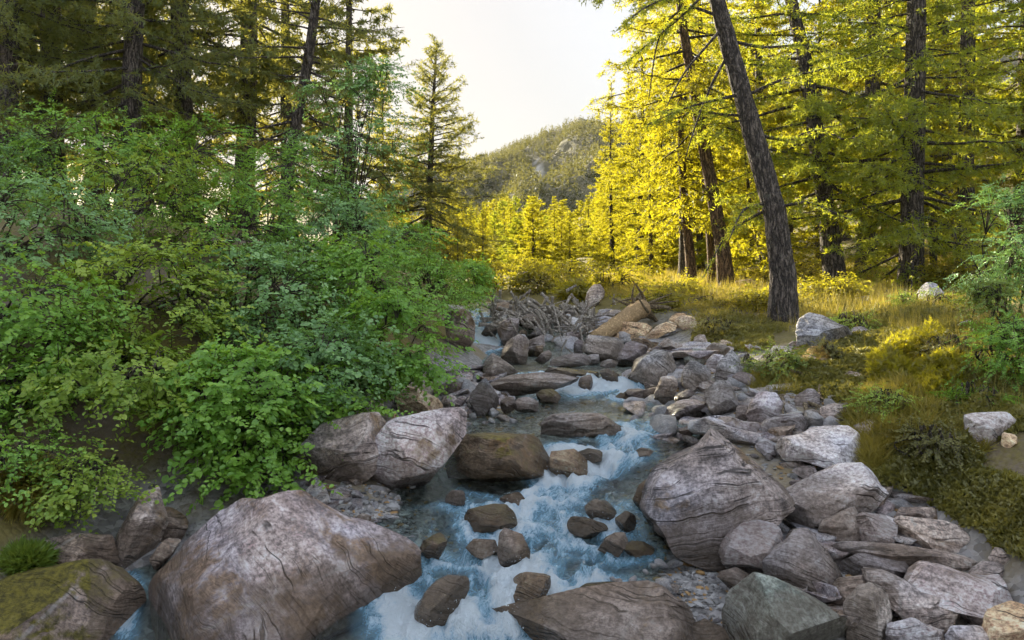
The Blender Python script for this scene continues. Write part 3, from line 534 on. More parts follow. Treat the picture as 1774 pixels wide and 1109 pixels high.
# upstream rocks round the log jam
rock('J', [(150,450),(110,250),(130,180),(200,188),(270,260),(302,330),(302,400),(250,460)], 'tall brown boulder left of the upper cascade', 'brown', Y=10.6, cuts=3)
rock('J', [(448,385),(470,320),(550,263),(587,290),(582,360),(520,425),(460,438)], 'rounded brown boulder right of the upper cascade', 'brown', Y=11.2)
rock('J', [(578,285),(620,243),(710,243),(742,290),(722,325),(640,335),(590,325)], 'blue grey boulder on top of the rock pile under the driftwood', 'grey', Y=11.6)
rock('J', [(475,475),(530,410),(600,368),(652,400),(645,470),(635,548),(540,550),(485,520)], 'broad brown boulder at the edge of the upper pool', 'brown', Y=10.7, cuts=4)
rock('J', [(600,455),(680,400),(752,373),(754,440),(690,505),(620,505)], 'dark ribbed slab right of the broad brown boulder', 'layered', Y=10.55, samp=.08)
rock('J', [(638,385),(700,320),(752,328),(748,372),(680,400)], 'grey stone squeezed under the blue grey boulder', 'grey', Y=11.1)
rock('J', [(583,365),(610,333),(642,345),(638,378),(600,385)], 'small pinkish stone in the middle of the rock pile', 'tan', Y=11.0)
rock('J', [(345,365),(390,308),(447,313),(448,380),(380,388)], 'black wet rock in the upper cascade', 'wetdark', Y=11.3)
rock('J', [(688,495),(700,448),(742,438),(744,492),(712,515)], 'small yellowish stone at the foot of the dark ribbed slab', 'ochre', Y=10.4)
rock('J', [(690,545),(740,500),(800,470),(800,520),(740,555)], 'dark pointed rock at the back of the upper pool', 'slate_dark', Y=10.4)
rock('J', [(785,556),(840,508),(940,493),(1035,503),(1045,555),(940,576),(850,566)], 'low pale grey ledge along the back of the upper pool', 'slate_pale', Y=10.2, samp=.04)
rock('J', [(1020,556),(1030,508),(1100,498),(1108,555),(1060,566)], 'squat pale block at the right end of the pale ledge', 'slate_pale', Y=10.1)
rock('J', [(1000,485),(1010,430),(1050,380),(1140,378),(1200,410),(1264,450),(1254,505),(1190,548),(1110,540),(1040,508)], 'large dark boulder below the fallen log', 'grey', Y=10.6, cuts=5, lvl=5)
rock('J', [(938,488),(950,428),(980,403),(1003,430),(993,498)], 'upright narrow stone left of the large dark boulder', 'slate', Y=10.6)
rock('J', [(1215,560),(1230,510),(1290,440),(1330,418),(1400,468),(1415,502),(1335,568),(1250,572)], 'lilac wedge shaped boulder right of the large dark boulder', 'slate', Y=10.2)
rock('J', [(1232,375),(1260,288),(1400,298),(1445,330),(1404,395),(1290,408)], 'sunlit tan boulder right of the fallen log', 'tan', Y=11.6, cuts=4)
rock('J', [(1395,378),(1480,318),(1580,287),(1605,298),(1545,342),(1440,392)], 'bright sunlit tilted slab on the right bank', 'tan', Y=11.2, squar=3.2)
rock('J', [(1305,398),(1400,390),(1445,418),(1485,418),(1435,488),(1385,468)], 'tan sunlit rock above the lilac wedge boulder', 'tan', Y=10.7)
rock('J', [(1585,285),(1640,248),(1705,248),(1728,320),(1640,336)], 'orange sunlit rock beyond the bright tilted slab', 'tan', Y=11.6)
rock('J', [(1178,388),(1200,348),(1255,368),(1245,415),(1200,422)], 'small tan rock under the lower end of the fallen log', 'tan', Y=11.0)
rock('J', [(1108,575),(1130,538),(1190,528),(1225,545),(1205,578)], 'flat brown stone on the right shore of the upper pool', 'slate', Y=9.9)
rock('J', [(1020,400),(1060,343),(1105,348),(1098,395),(1040,420)], 'pale blue grey stone beneath the tip of the fallen log', 'slate_pale', Y=11.0)
rock('J', [(1430,480),(1480,440),(1540,455),(1560,490),(1470,505)], 'dark stone behind the big rounded grey boulder', 'slate_dark', Y=9.6)
rock('J', [(335,608),(390,520),(440,493),(500,540),(585,602),(500,628),(400,648)], 'grey pyramid shaped boulder at the left of the upper pool', 'grey', Y=9.3, cuts=4, lvl=5)
rock('J', [(405,740),(418,670),(540,633),(700,618),(830,618),(985,650),(900,685),(720,725),(500,768)], 'long brown slab bridging the left side of the little falls', 'layered', Y=8.2, lvl=5, samp=.03, strata=(-.15,.2,.96), sink=0)
rock('J', [(755,605),(770,578),(900,588),(1050,608),(1104,620),(1084,665),(990,648),(850,622)], 'black flat slab at the lip of the little falls', 'wetdark', Y=8.5, sink=.2)
rock('J', [(968,655),(1050,628),(1063,690),(1012,728),(978,695)], 'dark rock under the end of the long brown slab', 'slate_dark', Y=8.2)
rock('J', [(1108,605),(1150,588),(1244,640),(1244,705),(1170,698),(1128,655)], 'brown wet rock splitting the little falls', 'wetdark', Y=8.15)
rock('J', [(698,775),(750,730),(820,722),(858,770),(834,808),(720,808)], 'mossy brown rock in the shade of the long brown slab', 'mossy', Y=7.9)
rock('J', [(468,855),(480,790),(540,768),(563,800),(564,855),(500,872)], 'grey rounded stone at the water edge, left of its twin', 'slate', Y=7.3)
rock('J', [(553,838),(570,790),(640,773),(714,800),(706,857),(620,868)], 'grey rounded stone at the water edge, right of its twin', 'slate', Y=7.3)
rock('J', [(268,788),(300,680),(340,658),(380,720),(420,790),(458,865),(400,878),(310,858)], 'tall dark grey pointed rock on the left shore', 'grey', Y=7.3, lvl=5)
rock('J', [(178,685),(230,658),(294,690),(262,715),(200,706)], 'thin flat stone above the tall pointed rock', 'slate_pale', Y=8.0)
rock('J', [(185,745),(240,715),(280,735),(250,765),(200,770)], 'dark thin plate left of the tall pointed rock', 'slate_dark', Y=7.6)
rock('J', [(148,810),(200,770),(264,763),(205,838),(170,858)], 'slanting stone left of the foot of the tall pointed rock', 'slate', Y=7.1)
rock('J', [(75,820),(140,758),(193,770),(185,835),(110,860)], 'dark stone under the edge of the left shrubs', 'slate_dark', Y=7.1)
rock('J', [(195,645),(250,598),(325,598),(305,655)], 'grey slab left of the pyramid shaped boulder', 'slate', Y=8.6)
rock('J', [(1262,745),(1330,718),(1404,770),(1362,790),(1290,770)], 'pointed dark stone at the right edge of the pool below the falls', 'slate_dark', Y=7.7)
rock('J', [(1195,775),(1240,743),(1294,760),(1275,790),(1220,790)], 'brown stone awash below the right arm of the falls', 'ochre', sink=.4)
rock('J', [(180,860),(230,830),(290,850),(280,880),(200,885)], 'flat lilac stone behind the veined standing boulder', 'slate', Y=6.7)
rock('J', [(1016,178),(1050,48),(1122,68),(1134,100),(1114,188)], 'pointed brown boulder standing behind the driftwood', 'brown', Y=13.6, squar=2.3)
rock('J', [(405,235),(440,180),(500,158),(563,190),(545,240)], 'pale rock at the left end of the driftwood pile', 'tan', Y=12.6)
rock('J', [(440,790),(470,740),(520,760),(505,800)], 'small brown stone beneath the long brown slab', 'brown', Y=7.7)
rock('J', [(890,420),(905,365),(980,350),(990,400),(930,425)], 'dark stone deep inside the driftwood pile', 'slate_dark', Y=11.5)

# ------------------------------------------------------------------ small loose stones and gravel
_rs = np.random.RandomState(5)
def stone_mesh(seed, flat):
    fn = lambda th: 1 + .12 * np.cos(2 * th + seed) + .10 * np.cos(3 * th + seed * 2.1)
    P, T = rock_shape(fn, 1, 1, .8, seed, 2, 7, (.2, .3, .93), .02, .06, 2.6); P[:, 2] *= flat; return P, T
_protos = []
for i in range(8):
    P, T = stone_mesh(300 + i, .35 + .08 * (i % 4)); _protos.append((P, T))
SMAT = ['slate', 'slate_dark', 'slate_pale', 'grey', 'brown', 'slate', 'layered', 'slate_pale']
def small_stones(n, pick, size, label, group, name='stone'):
    meshes = []
    for i, (P, T) in enumerate(_protos):
        k = 0
        o = build(name, P, T, M[SMAT[i]], sharp=35, attrs={'wet': np.zeros(len(P)), 'tide': np.full(len(P), .2)}); meshes.append(o)
    used = set(); made = 0; tries = 0
    while made < n and tries < n * 40:
        tries += 1; px, py = pick()
        p = gpt(px, py)
        if p[1] > 15 or p[2] < water0(p[1]) - .03: continue
        r = size * math.exp(_rs.normal(0, .4)) * (0.6 + p[1] / 12)
        if any((p[0] - c[0]) ** 2 + (p[1] - c[1]) ** 2 < (.55 * R) ** 2 for c, R, _ in ROCKS): continue
        i = _rs.randint(8); o = meshes[i]
        if i in used: o = o.copy(); COL.objects.link(o)
        used.add(i)
        o.location = (p[0], p[1], p[2] + r * .12); o.scale = (r * _rs.uniform(.8, 1.3), r * _rs.uniform(.8, 1.2), r)
        o.rotation_euler = (_rs.normal(0, .3), _rs.normal(0, .3), _rs.uniform(0, 6.28)); tag(o, label, 'stone', group); made += 1
    for i in range(8):
        if i not in used: bpy.data.objects.remove(meshes[i])
def rect(x0, x1, y0, y1): return lambda: (_rs.uniform(x0, x1), _rs.uniform(y0, y1))
small_stones(60, rect(1090, 1400, 600, 770), .065, 'small loose grey stone among the boulders right of the riffle', 'loose stones right of the riffle')
small_stones(40, rect(1360, 1560, 820, 980), .05, 'small loose stone between the slabs of the right foreground', 'loose stones in the right foreground')
small_stones(45, rect(770, 900, 640, 740), .05, 'small grey stone on the left shore below the tall pointed rock', 'stones on the upper left shore')
small_stones(50, rect(420, 700, 850, 960), .045, 'small flat stone on the shingle behind the huge boulder', 'stones on the left shingle')
small_stones(45, rect(1280, 1490, 690, 800), .055, 'small pale stone on the bare ground behind the tilted slab', 'stones behind the tilted slab')
small_stones(22, rect(860, 1180, 545, 600), .10, 'grey stone at the foot of the driftwood pile', 'stones under the driftwood')
small_stones(22, rect(1060, 1290, 960, 1100), .035, 'small stone lying on the gravel at the bottom of the picture', 'stones on the bottom gravel')
# thin broken slabs lying between the boulders
def slabs(n, pick, size, label, group):
    protos = []
    for i in range(6):
        k = 5 + i % 3; ang = np.sort(_rs.uniform(-np.pi, np.pi, k)); rad = _rs.uniform(.7, 1.2, k); pts = np.stack([np.cos(ang) * rad * 1.2, np.sin(ang) * rad * .8], -1)
        fn = poly_radius(pts, np.zeros(2)); P, T = rock_shape(fn, 1.2, .8, .16, 600 + i, 3, 3, (0, 1, 0), .0, .03, 4.0); P = P[:, [0, 2, 1]]
        protos.append(build('flat_stone', P, T[:, ::-1], M[['slate', 'layered', 'slate_pale', 'slate_dark', 'brown', 'slate'][i]], sharp=24, attrs={'wet': np.zeros(len(P)), 'tide': np.full(len(P), .15)}))
    used = set(); made = 0
    for _ in range(n * 12):
        if made >= n: break
        p = gpt(*pick())
        if p[1] > 15 or p[2] < water0(p[1]) - .02: continue
        i = _rs.randint(6); o = protos[i]
        if i in used: o = o.copy(); COL.objects.link(o)
        used.add(i); s = size * math.exp(_rs.normal(0, .35)) * (.6 + p[1] / 12); o.location = (p[0], p[1], p[2] + s * _rs.uniform(.05, .25)); o.scale = (s, s, s * _rs.uniform(.8, 1.6))
        o.rotation_euler = (_rs.normal(.12, .14), _rs.normal(0, .14), _rs.uniform(0, 6.28)); tag(o, label, 'flat stone', group); made += 1
    for i in range(6):
        if i not in used: bpy.data.objects.remove(protos[i])
slabs(46, rect(1350, 1590, 850, 1080), .10, 'thin broken slab wedged among the right foreground boulders', 'broken slabs in the right foreground')
slabs(46, rect(1100, 1400, 600, 770), .115, 'thin broken slab lying in the rubble right of the riffle', 'broken slabs right of the riffle')
slabs(22, rect(770, 880, 640, 720), .10, 'thin broken slab on the left shore by the tall pointed rock', 'broken slabs on the left shore')
slabs(24, rect(400, 640, 830, 930), .07, 'thin flat slab lying on the left shingle', 'flat slabs on the left shingle')
# gravel: a mass of pebbles, too many to count
def gravel(n):
    base, T0 = ico(1); mb = MB(); cnt = 0
    zones = [(430, 720, 840, 980, .34), (760, 960, 690, 760, .16), (1080, 1290, 940, 1109, .30), (700, 1200, 680, 1109, .20), (1090, 1560, 620, 1000, .40)]
    C = []; R = []
    for x0, x1, y0, y1, w in zones:
        for _ in range(int(n * w)):
            px, py = _rs.uniform(x0, x1), _rs.uniform(y0, y1)
            Y = 0; C.append((px, py)); R.append(math.exp(_rs.normal(0, .38)) * .0125)
    C = np.array(C); P = np.zeros((len(C), 3)); Ys = np.arange(3.2, 9, .03)
    z = (HY - C[:, 1:2]) / F * Ys[None]; x = (C[:, 0:1] - CX) / F * Ys[None]
    gxs = np.linspace(-3, 4, 351); gys = np.arange(3.0, 9.2, .05); G = ground(*np.meshgrid(gxs, gys))
    ix = np.clip(((x + 3) / 7 * 350).round().astype(int), 0, 350); iy = np.clip(((Ys - 3.0) / .05).round().astype(int), 0, len(gys) - 1)
    k = np.argmax(z <= G[iy[None], ix], axis=1); ok = k > 0
    P = np.stack([x[np.arange(len(C)), k], Ys[k], z[np.arange(len(C)), k]], -1)
    rot = _rs.uniform(0, 6.28, len(C)); cs, sn = np.cos(rot)[:, None], np.sin(rot)[:, None]
    R = np.array(R)[:, None] * (0.7 + P[:, 1:2] / 12); sx = R * _rs.uniform(.8, 1.7, (len(C), 1)); sz = R * _rs.uniform(.3, .7, (len(C), 1))
    B = base[None] * (1 + _rs.uniform(-.22, .22, (len(C), len(base), 1)))
    X = B[..., 0] * sx; Yv = B[..., 1] * R; tx = _rs.normal(0, .35, (len(C), 1))
    V = np.stack([X * cs - Yv * sn + P[:, 0:1], X * sn + Yv * cs + P[:, 1:2], B[..., 2] * sz + X * tx * .5 + P[:, 2:3] + sz * .3], -1)[ok]
    m = len(V); Tn = (T0[None] + (np.arange(m) * len(base))[:, None, None]).reshape(-1, 3)
    a = np.repeat(_rs.uniform(0, 1, m), len(base))
    k = NT('gravel'); v = k.attr('v'); fine = k.noise(k.n('NewGeometry').outputs['Position'], 60.0, 4)
    c = k.mix(v, (0.10, 0.095, 0.09), (0.40, 0.385, 0.375)); c = k.mix(k.ramp(v, .80, .84), c, (0.30, 0.18, 0.07)); c = k.mix(.4, c, k.n('CombineColor', Red=fine, Green=fine, Blue=fine).outputs[0], 'OVERLAY')
    k.set(k.bsdf.inputs['Base Color'], c); k.bsdf.inputs['Roughness'].default_value = .6; M['gravel'] = k.m
    o = build('gravel', V.reshape(-1, 3), Tn, k.m, smooth=False, attrs={'v': a}); tag(o, 'grey flat shingle and gravel along the stream', 'gravel', kind='stuff')
gravel(9000)

# ------------------------------------------------------------------ water
def make_water():
    xs = np.arange(-2.6, 2.2, .02); ys = np.concatenate([np.arange(3.0, 6.4, .017), np.arange(6.4, 12.6, .035), np.arange(12.6, 22, .2)])
    X, Y = np.meshgrid(xs, ys); x = X.ravel(); y = Y.ravel()
    cxx = np.interp(y, _FY, _FX); hw = np.interp(y, _FY, _FW)
    t = (x - cxx) / hw
    # cascade lips lie obliquely across the stream
    ye = y - .10 * np.sin(x * 3.1 + 1.0) - .06 * fbm(np.stack([x * 3, y * 3, 0 * x], -1), 2, 21)
    z = water0(ye)
    slope = np.abs(np.gradient(np.array([water0(v) for v in np.linspace(2, 14, 600)]), 12 / 599.)); sl = np.interp(ye, np.linspace(2, 14, 600), slope)
    thread = np.exp(-np.abs(t) ** 2.2 * .9)
    act = np.interp(y, [3, 3.7, 5.4, 5.6, 5.9, 6.5, 7.0, 7.5, 7.8, 8.15, 8.35, 10.2, 10.5, 11.3, 12, 14], [1, 1, .8, 1, .85, .42, .20, .55, .9, .8, .12, .08, .7, 1, .5, .3])
    flow = np.stack([t * 2.2, y * 2.0, 0 * y], -1)
    p = np.stack([x, y, 0 * y], -1)
    turb = thread * act
    n1 = fbm(np.stack([x * 3.6 + .8 * np.sin(y * 2), y * 2.4, 0 * y], -1), 4, 31); n2 = fbm(np.stack([x * 13, y * 8, 0 * y], -1), 3, 41); n3 = 1 - np.abs(fbm(np.stack([x * 7 + n1 * 1.5, y * 4.2, 0 * y], -1), 3, 51)) * 2
    z = z + turb * (n1 * .06 + n2 * .03 + (n3 - .5) * .085 + np.maximum(fbm(np.stack([x * 24, y * 15, 0 * y], -1), 3, 61), 0) * .03) + (1 - turb) * n2 * .0045 + n1 * .008
    # standing wave crests behind drowned rocks
    foam = turb * (.50 + .66 * n1) + turb * np.maximum(n3 - .45, 0) * .9 + sstep(.25, .7, sl) * thread * .9 - .06
    for C, R, o in ROCKS:
        if C[1] > 12 or abs(C[0] - np.interp(C[1], _FY, _FX)) > 1.3: continue
        d = np.hypot(x - C[0], (y - C[1]) * 1.1); near = np.exp(-((d - R * 1.0) / .07) ** 2); foam = foam + near * .38 * np.clip(act + .1, 0, 1) * np.exp(-t * t * .35)
    # white chutes: left of the dark bottom rock, the side channel, the falls
    for px, py, rx, ry, a in [(690, 1060, 60, 60, .8), (215, 1060, 30, 60, 1.0), (225, 1010, 40, 25, .6), (840, 590, 30, 40, .9), (985, 672, 40, 16, .8), (1130, 668, 12, 14, .7), (1085, 668, 14, 12, .7), (965, 800, 40, 22, .6)]:
        g = np.exp(-(((x / y * F + CX) - px) / rx) ** 2 - (((HY - z / y * F) - py) / ry) ** 2); foam = foam + g * a * (.8 + .5 * n1)
        z = z + g * .02 * n1
    # spray: droplets thrown up over the white water
    rr = np.random.RandomState(4); cand = np.nonzero((foam > .75) & (y < 8.2) & (y > 3.5) & (ground(x, y) < z))[0]; pick = rr.choice(cand, 900); B, T0 = ico(1)
    sp = np.stack([x[pick], y[pick], z[pick]], -1) + np.stack([rr.normal(0, .03, 900), rr.normal(0, .03, 900), np.abs(rr.normal(0, .035, 900)) + .004], -1); sz = np.exp(rr.normal(-6.5, .35, 900))
    km = NT('spray_drops'); km.bsdf.inputs['Base Color'].default_value = (.80, .88, .93, 1); km.bsdf.inputs['Roughness'].default_value = .15
    so = build('water_spray', (sp[:, None] + B[None] * sz[:, None, None]).reshape(-1, 3), (T0[None] + (np.arange(900) * len(B))[:, None, None]).reshape(-1, 3), km.m); tag(so, 'fine drops of spray over the rapids', 'spray', kind='stuff')
    V = np.stack([x, y, z], -1); ny, nx = X.shape; i = (np.arange(ny - 1)[:, None] * nx + np.arange(nx - 1)[None]).ravel()
    Q = np.stack([i, i + 1, i + nx + 1, i + nx], -1)
    g = ground(x, y); vis = (g < z + .05)
    vis = vis & (x < np.interp(y, [2, 4, 4.6, 5.2], [.8, .72, .95, 3.0]))
    vis = vis & ~((y < 4.75) & (x > -1.66) & (x < np.interp(y, [3, 3.6, 4.5, 4.75], [-1.25, -1.2, -1.0, -1.05])))
    keep = vis[Q].all(1); Q = Q[keep]
    k = NT('stream_water'); pos = k.n('NewGeometry').outputs['Position']
    fl = k.n('CombineXYZ', X=k.attr('across'), Y=k.attr('along'), Z=0.0).outputs[0]
    fl = k.n('VectorMath', _operation='ADD', i0=fl, i1=k.n('VectorMath', _operation='SCALE', i0=k.noise(pos, 6.0, 3, color=True), Scale=.5).outputs[0]).outputs[0]
    st = k.noise(fl, 9.0, 8, .70); st2 = k.noise(fl, 38.0, 5, .65)
    f = k.attr('foam'); fm = k.math('ADD', k.math('ADD', f, k.math('MULTIPLY', k.math('SUBTRACT', st, .5), 1.5)), k.math('MULTIPLY', k.math('SUBTRACT', st2, .5), .55))
    m1 = k.ramp(fm, .28, .70); milky = k.ramp(f, .05, .55)
    fc = k.mix(k.ramp(fm, .35, 1.0), (0.32, 0.56, 0.74), (0.82, 0.91, 0.96))
    foamb = k.n('BsdfPrincipled'); k.set(foamb.inputs['Base Color'], fc); foamb.inputs['Roughness'].default_value = .35
    tint = k.mix(milky, (0.80, 0.90, 0.86), (0.58, 0.79, 0.83))
    tr = k.n('BsdfTransparent', Color=tint); gl = k.n('BsdfGlossy', Color=(1, 1, 1), Roughness=.06)
    nb = k.bump(k.math('ADD', k.noise(fl, 9.0, 5, .6), k.math('MULTIPLY', k.noise(pos, 34.0, 3, .5), .35)), .55, .05)
    k.set(gl.inputs['Normal'], nb); k.set(foamb.inputs['Normal'], k.bump(fm, .9, .07))
    fr = k.n('Fresnel', IOR=1.33, Normal=nb).outputs[0]
    clear = k.n('MixShader', i0=k.math('MULTIPLY', fr, 1.25, True), i1=tr.outputs[0], i2=gl.outputs[0])
    body = k.n('BsdfDiffuse', Color=(0.22, 0.45, 0.60))
    clear2 = k.n('MixShader', i0=k.math('MULTIPLY', milky, .3), i1=clear.outputs[0], i2=body.outputs[0])
    mx = k.n('MixShader', i0=m1, i1=clear2.outputs[0], i2=foamb.outputs[0]); k.t.links.new(mx.outputs[0], k.out.inputs[0])
    along = y * .75; across = t * hw * 3.2
    o = build('water', V, Q, k.m, attrs={'foam': foam, 'across': across, 'along': along}); o['kind'] = 'structure'
make_water()

# ------------------------------------------------------------------ larches
def curve_pts(a, b, sag, n=8):
    t = np.linspace(0, 1, n)[:, None]; a = np.asarray(a, float); b = np.asarray(b, float)
    return a * (1 - t) + b * t + np.asarray(sag, float) * (4 * t * (1 - t))
def trunk_mesh(pts, rad, nseg=120, n=20, flare=.5, seed=0, rough=.05):
    pts = np.asarray(pts, float); s = np.linspace(0, 1, len(pts)); u = np.linspace(0, 1, nseg)
    c = np.stack([np.interp(u, s, pts[:, k]) for k in range(3)], -1)
    for _ in range(6): c[1:-1] = (c[:-2] + 2 * c[1:-1] + c[2:]) / 4
    r = np.interp(u, np.linspace(0, 1, len(rad)), rad); hgt = c[:, 2] - c[0, 2]
    r = r * (1 + flare * np.exp(-hgt / max(rad[0] * 1.6, .01)))
    V, Q = tube(c, r, n); ang = np.tile(np.arange(n) / n * 2 * np.pi, nseg); zz = np.repeat(hgt, n); ctr = np.repeat(c, n, 0)
    d = V - ctr
    f = fbm(np.stack([np.cos(ang) * 5, np.sin(ang) * 5, zz * 2.2], -1), 4, seed); g = np.exp(-zz / (rad[0] * 2)) * np.cos(ang * 4 + seed) * .16
    V = ctr + d * (1 + rough * 2.2 * f + g)[:, None]
    return V, Q, c, r
def needle_tufts(mb, C, D, rr, tl, tw, per, a):
    """per slender triangles at each centre, fanning round the twig direction"""
    n = len(C); C = np.repeat(C, per, 0); D = np.repeat(D, per, 0); a = np.repeat(a, per)
    r = norm(rr.normal(size=(n * per, 3))); d = norm(D * .55 + r * .8); s = norm(np.cross(d, rr.normal(size=(n * per, 3))))
    L = tl * rr.uniform(.7, 1.3, (n * per, 1)); w = tw * rr.uniform(.7, 1.3, (n * per, 1)); C = C + rr.normal(0, tl * .25, (n * per, 3))
    V = np.stack([C - s * w * .5, C + s * w * .5, C + d * L], 1).reshape(-1, 3)
    mb.add(V, tri=np.arange(3 * n * per).reshape(-1, 3), a=np.repeat(np.clip(a + rr.normal(0, .12, n * per), 0, 1), 3))
FLARE = {51: .5}
def larch(name, trunk, rad, seed, hs=.15, nbr=90, Lmax=2.2, dens=1.0, tuft=.11, tw=.036, per=3, needle='larch_sun', bark='bark', shape=.8, droop=.25, bare=0.0, loc=(0, 0, 0), extra=None, nseg=90, nside=14, hmax=None, azf=None, tspace=.075):
    """trunk: polyline in local coordinates from the base; returns an Empty with trunk, branches, crown"""
    rr = np.random.RandomState(seed); root = empty(name, loc)
    V, Q, c, r = trunk_mesh(trunk, rad, nseg, nside, seed=seed, flare=FLARE.get(seed, .5), rough=.09 if seed == 51 else .05); build('trunk', V, Q, M[bark], root)
    H = c[-1, 2]; bb = MB(); nb = MB()
    for i in range(nbr):
        t = (i + rr.uniform(0, 1)) / nbr; h = H * (hs + (1 - hs) * t)
        if hmax is not None and h > hmax: continue
        k = min(np.searchsorted(c[:, 2], h), len(c) - 1); p0 = c[k]
        az = i * 2.399 + rr.normal(0, .4)
        if azf is not None: az = azf(az, rr)
        L = Lmax * (max(1 - t, .03) ** shape) * rr.uniform(.65, 1.15) * (1 if t > .12 else .75); L = max(L, .25)
        el = math.radians(-12 + 55 * t ** 1.5 + rr.normal(0, 9))
        d = np.array([math.cos(az) * math.cos(el), math.sin(az) * math.cos(el), math.sin(el)])
        m = 9; s = np.linspace(0, 1, m)[:, None]
        pts = p0 + d * L * s + np.array([0, 0, -1]) * droop * L * (s ** 1.5 - .85 * s ** 3.2) * (1 - .6 * t) + np.cumsum(rr.normal(0, .018 * L, (m, 3)), 0) * s
        r0 = max(min(.011 * L + .006, r[k] * .5), .006)
        bb.tube(pts, r0 * (1 - .88 * s[:, 0]), 4)
        isbare = rr.uniform() < bare * (1.6 - t * 1.6)
        nt = max(int(L / .085), 4); st = rr.uniform(.10, 1, nt) ** .85
        if isbare: nt = nt // 2; st = st[:nt]
        q = np.stack([np.interp(st, s[:, 0], pts[:, j]) for j in range(3)], -1)
        tg = norm(np.gradient(pts, axis=0)); td = np.stack([np.interp(st, s[:, 0], tg[:, j]) for j in range(3)], -1)
        sg = np.where(rr.uniform(size=nt) < .5, -1., 1.)[:, None]
        side = norm(np.cross(td, [0, 0, 1])) * sg; dirn = norm(side * rr.uniform(.5, 1, (nt, 1)) + td * .75 + np.stack([rr.normal(0, .25, nt), rr.normal(0, .25, nt), rr.normal(-.28, .3, nt)], -1))
        tl = (L * .30 * (1.05 - st * .75) * rr.uniform(.5, 1.2, nt) + .08)[:, None]
        e = q + dirn * tl - np.array([0, 0, .12]) * tl
        w = norm(np.cross(dirn, rr.normal(size=(nt, 3)))) * .0055
        bb.add(np.stack([q - w, q + w, e], 1).reshape(-1, 3), tri=np.arange(3 * nt).reshape(-1, 3))
        if isbare: continue
        # needles on the twigs and along the outer branch
        cnt = np.maximum((tl[:, 0] / tspace * dens).astype(int), 2); idx = np.repeat(np.arange(nt), cnt)
        u = rr.uniform(.05, 1.02, len(idx))[:, None]; C = q[idx] * (1 - u) + e[idx] * u
        shade = .25 + .5 * rr.uniform()
        needle_tufts(nb, C, dirn[idx], rr, tuft, tw, per, np.full(len(C), shade))
        n2 = int(L / .05 * dens); st2 = rr.uniform(.3, 1.02, n2); C = np.stack([np.interp(st2, s[:, 0], pts[:, j]) for j in range(3)], -1)
        needle_tufts(nb, C, np.stack([np.interp(st2, s[:, 0], tg[:, j]) for j in range(3)], -1), rr, tuft, tw, 2, np.full(n2, shade))
    if extra: extra(bb, nb, c, r, rr)
    bb.obj('branches', M['twig'] if bark != 'bark' else M['bark'], root)
    nb.obj('crown', M[needle], root, smooth=False)
    return root
def straight(H, lean=(0, 0), bend=(0, 0), n=9):
    t = np.linspace(0, 1, n); return np.stack([lean[0] * t + bend[0] * t * (1 - t) * 4, lean[1] * t + bend[1] * t * (1 - t) * 4, H * t], -1)
def base_at(px, Y): 
    x = (px - CX) / F * Y; return np.array([x, Y, float(ground(x, Y)[0]) - .1])
def put(o, px, Y, label, group=None, rz=0., sc=1.0, needle=None, fat=1.0, dz=0.):
    b = base_at(px, Y); o.location = (b[0], b[1], b[2] + dz); o.rotation_euler = (0, 0, rz); o.scale = (sc * fat, sc * fat, sc)
    tag(o, label, 'tree', group)
    if needle:
        for ch in o.children:
            if ch.name.startswith('crown'):
                for s in ch.material_slots: s.link = 'OBJECT'; s.material = M[needle]
    return o

# prototypes, reused at other sizes and turns
LA = larch('larch_tree', straight(15, (.2, .1), (.15, .1)), [.22, .17, .12, .07, .015], 1, hs=.08, nbr=135, Lmax=2.7, dens=1.5, shape=.75)
LB = larch('larch_tree', straight(17, (-.3, .0), (.1, .2)), [.26, .2, .15, .08, .015], 2, hs=.14, nbr=135, Lmax=3.0, dens=1.5, shape=.7, bare=.1)
LC = larch('larch_tree', straight(12, (.1, .0), (.1, .0)), [.15, .12, .08, .04, .012], 3, hs=.05, nbr=120, Lmax=2.1, dens=1.5, shape=.85)
_used = set()
def dup(proto):
    if proto.name in _used: return copy_tree(proto)
    _used.add(proto.name); return proto
GL = 'larches on the left bank'; GR = 'larches of the sunlit forest on the right'; GV = 'golden larches across the valley'
# right forest (sunlit)
put(dup(LA), 1108, 28.0, 'golden larch at the left edge of the right forest, nearest the open valley', GR, .4, .66)
put(dup(LB), 1190, 21.5, 'tall golden larch second from the valley side of the right forest', GR, 1.9, .75)
put(dup(LC), 1062, 31.0, 'shorter golden larch poking up beside the mountain slope', GR, 3.0, .64)
put(dup(LA), 1330, 22.0, 'golden larch seen behind the leaning trunk', GR, 2.2, .85)
put(dup(LB), 1500, 20.5, 'golden larch between the wide trunk and the far right forest', GR, 4.1, 1.0)
put(dup(LC), 1255, 25.0, 'golden larch filling the gap left of the leaning trunk', GR, 5.2, .85, 'larch_green')
put(dup(LA), 1640, 23.0, 'golden larch deep in the forest at the right', GR, .9, 1.15, 'larch_green')
put(dup(LB), 1770, 19.0, 'larch at the right edge of the picture behind the willow', GR, 3.3, .95, 'larch_green')
put(dup(LC), 1420, 27.0, 'distant golden larch behind the wide ridged trunk', GR, 1.2, 1.0)
put(dup(LC), 1150, 29.0, 'distant golden larch rising behind the sunlit forest edge', GR, 2.7, .8)
put(dup(LA), 1900, 16.5, 'larch just beyond the right edge reaching in with green branches', GR, 5.0, 1.0, 'larch_green')
put(dup(LB), 1560, 30.0, 'distant larch closing the forest behind the thick rugged trunk', GR, 0.3, 1.2)
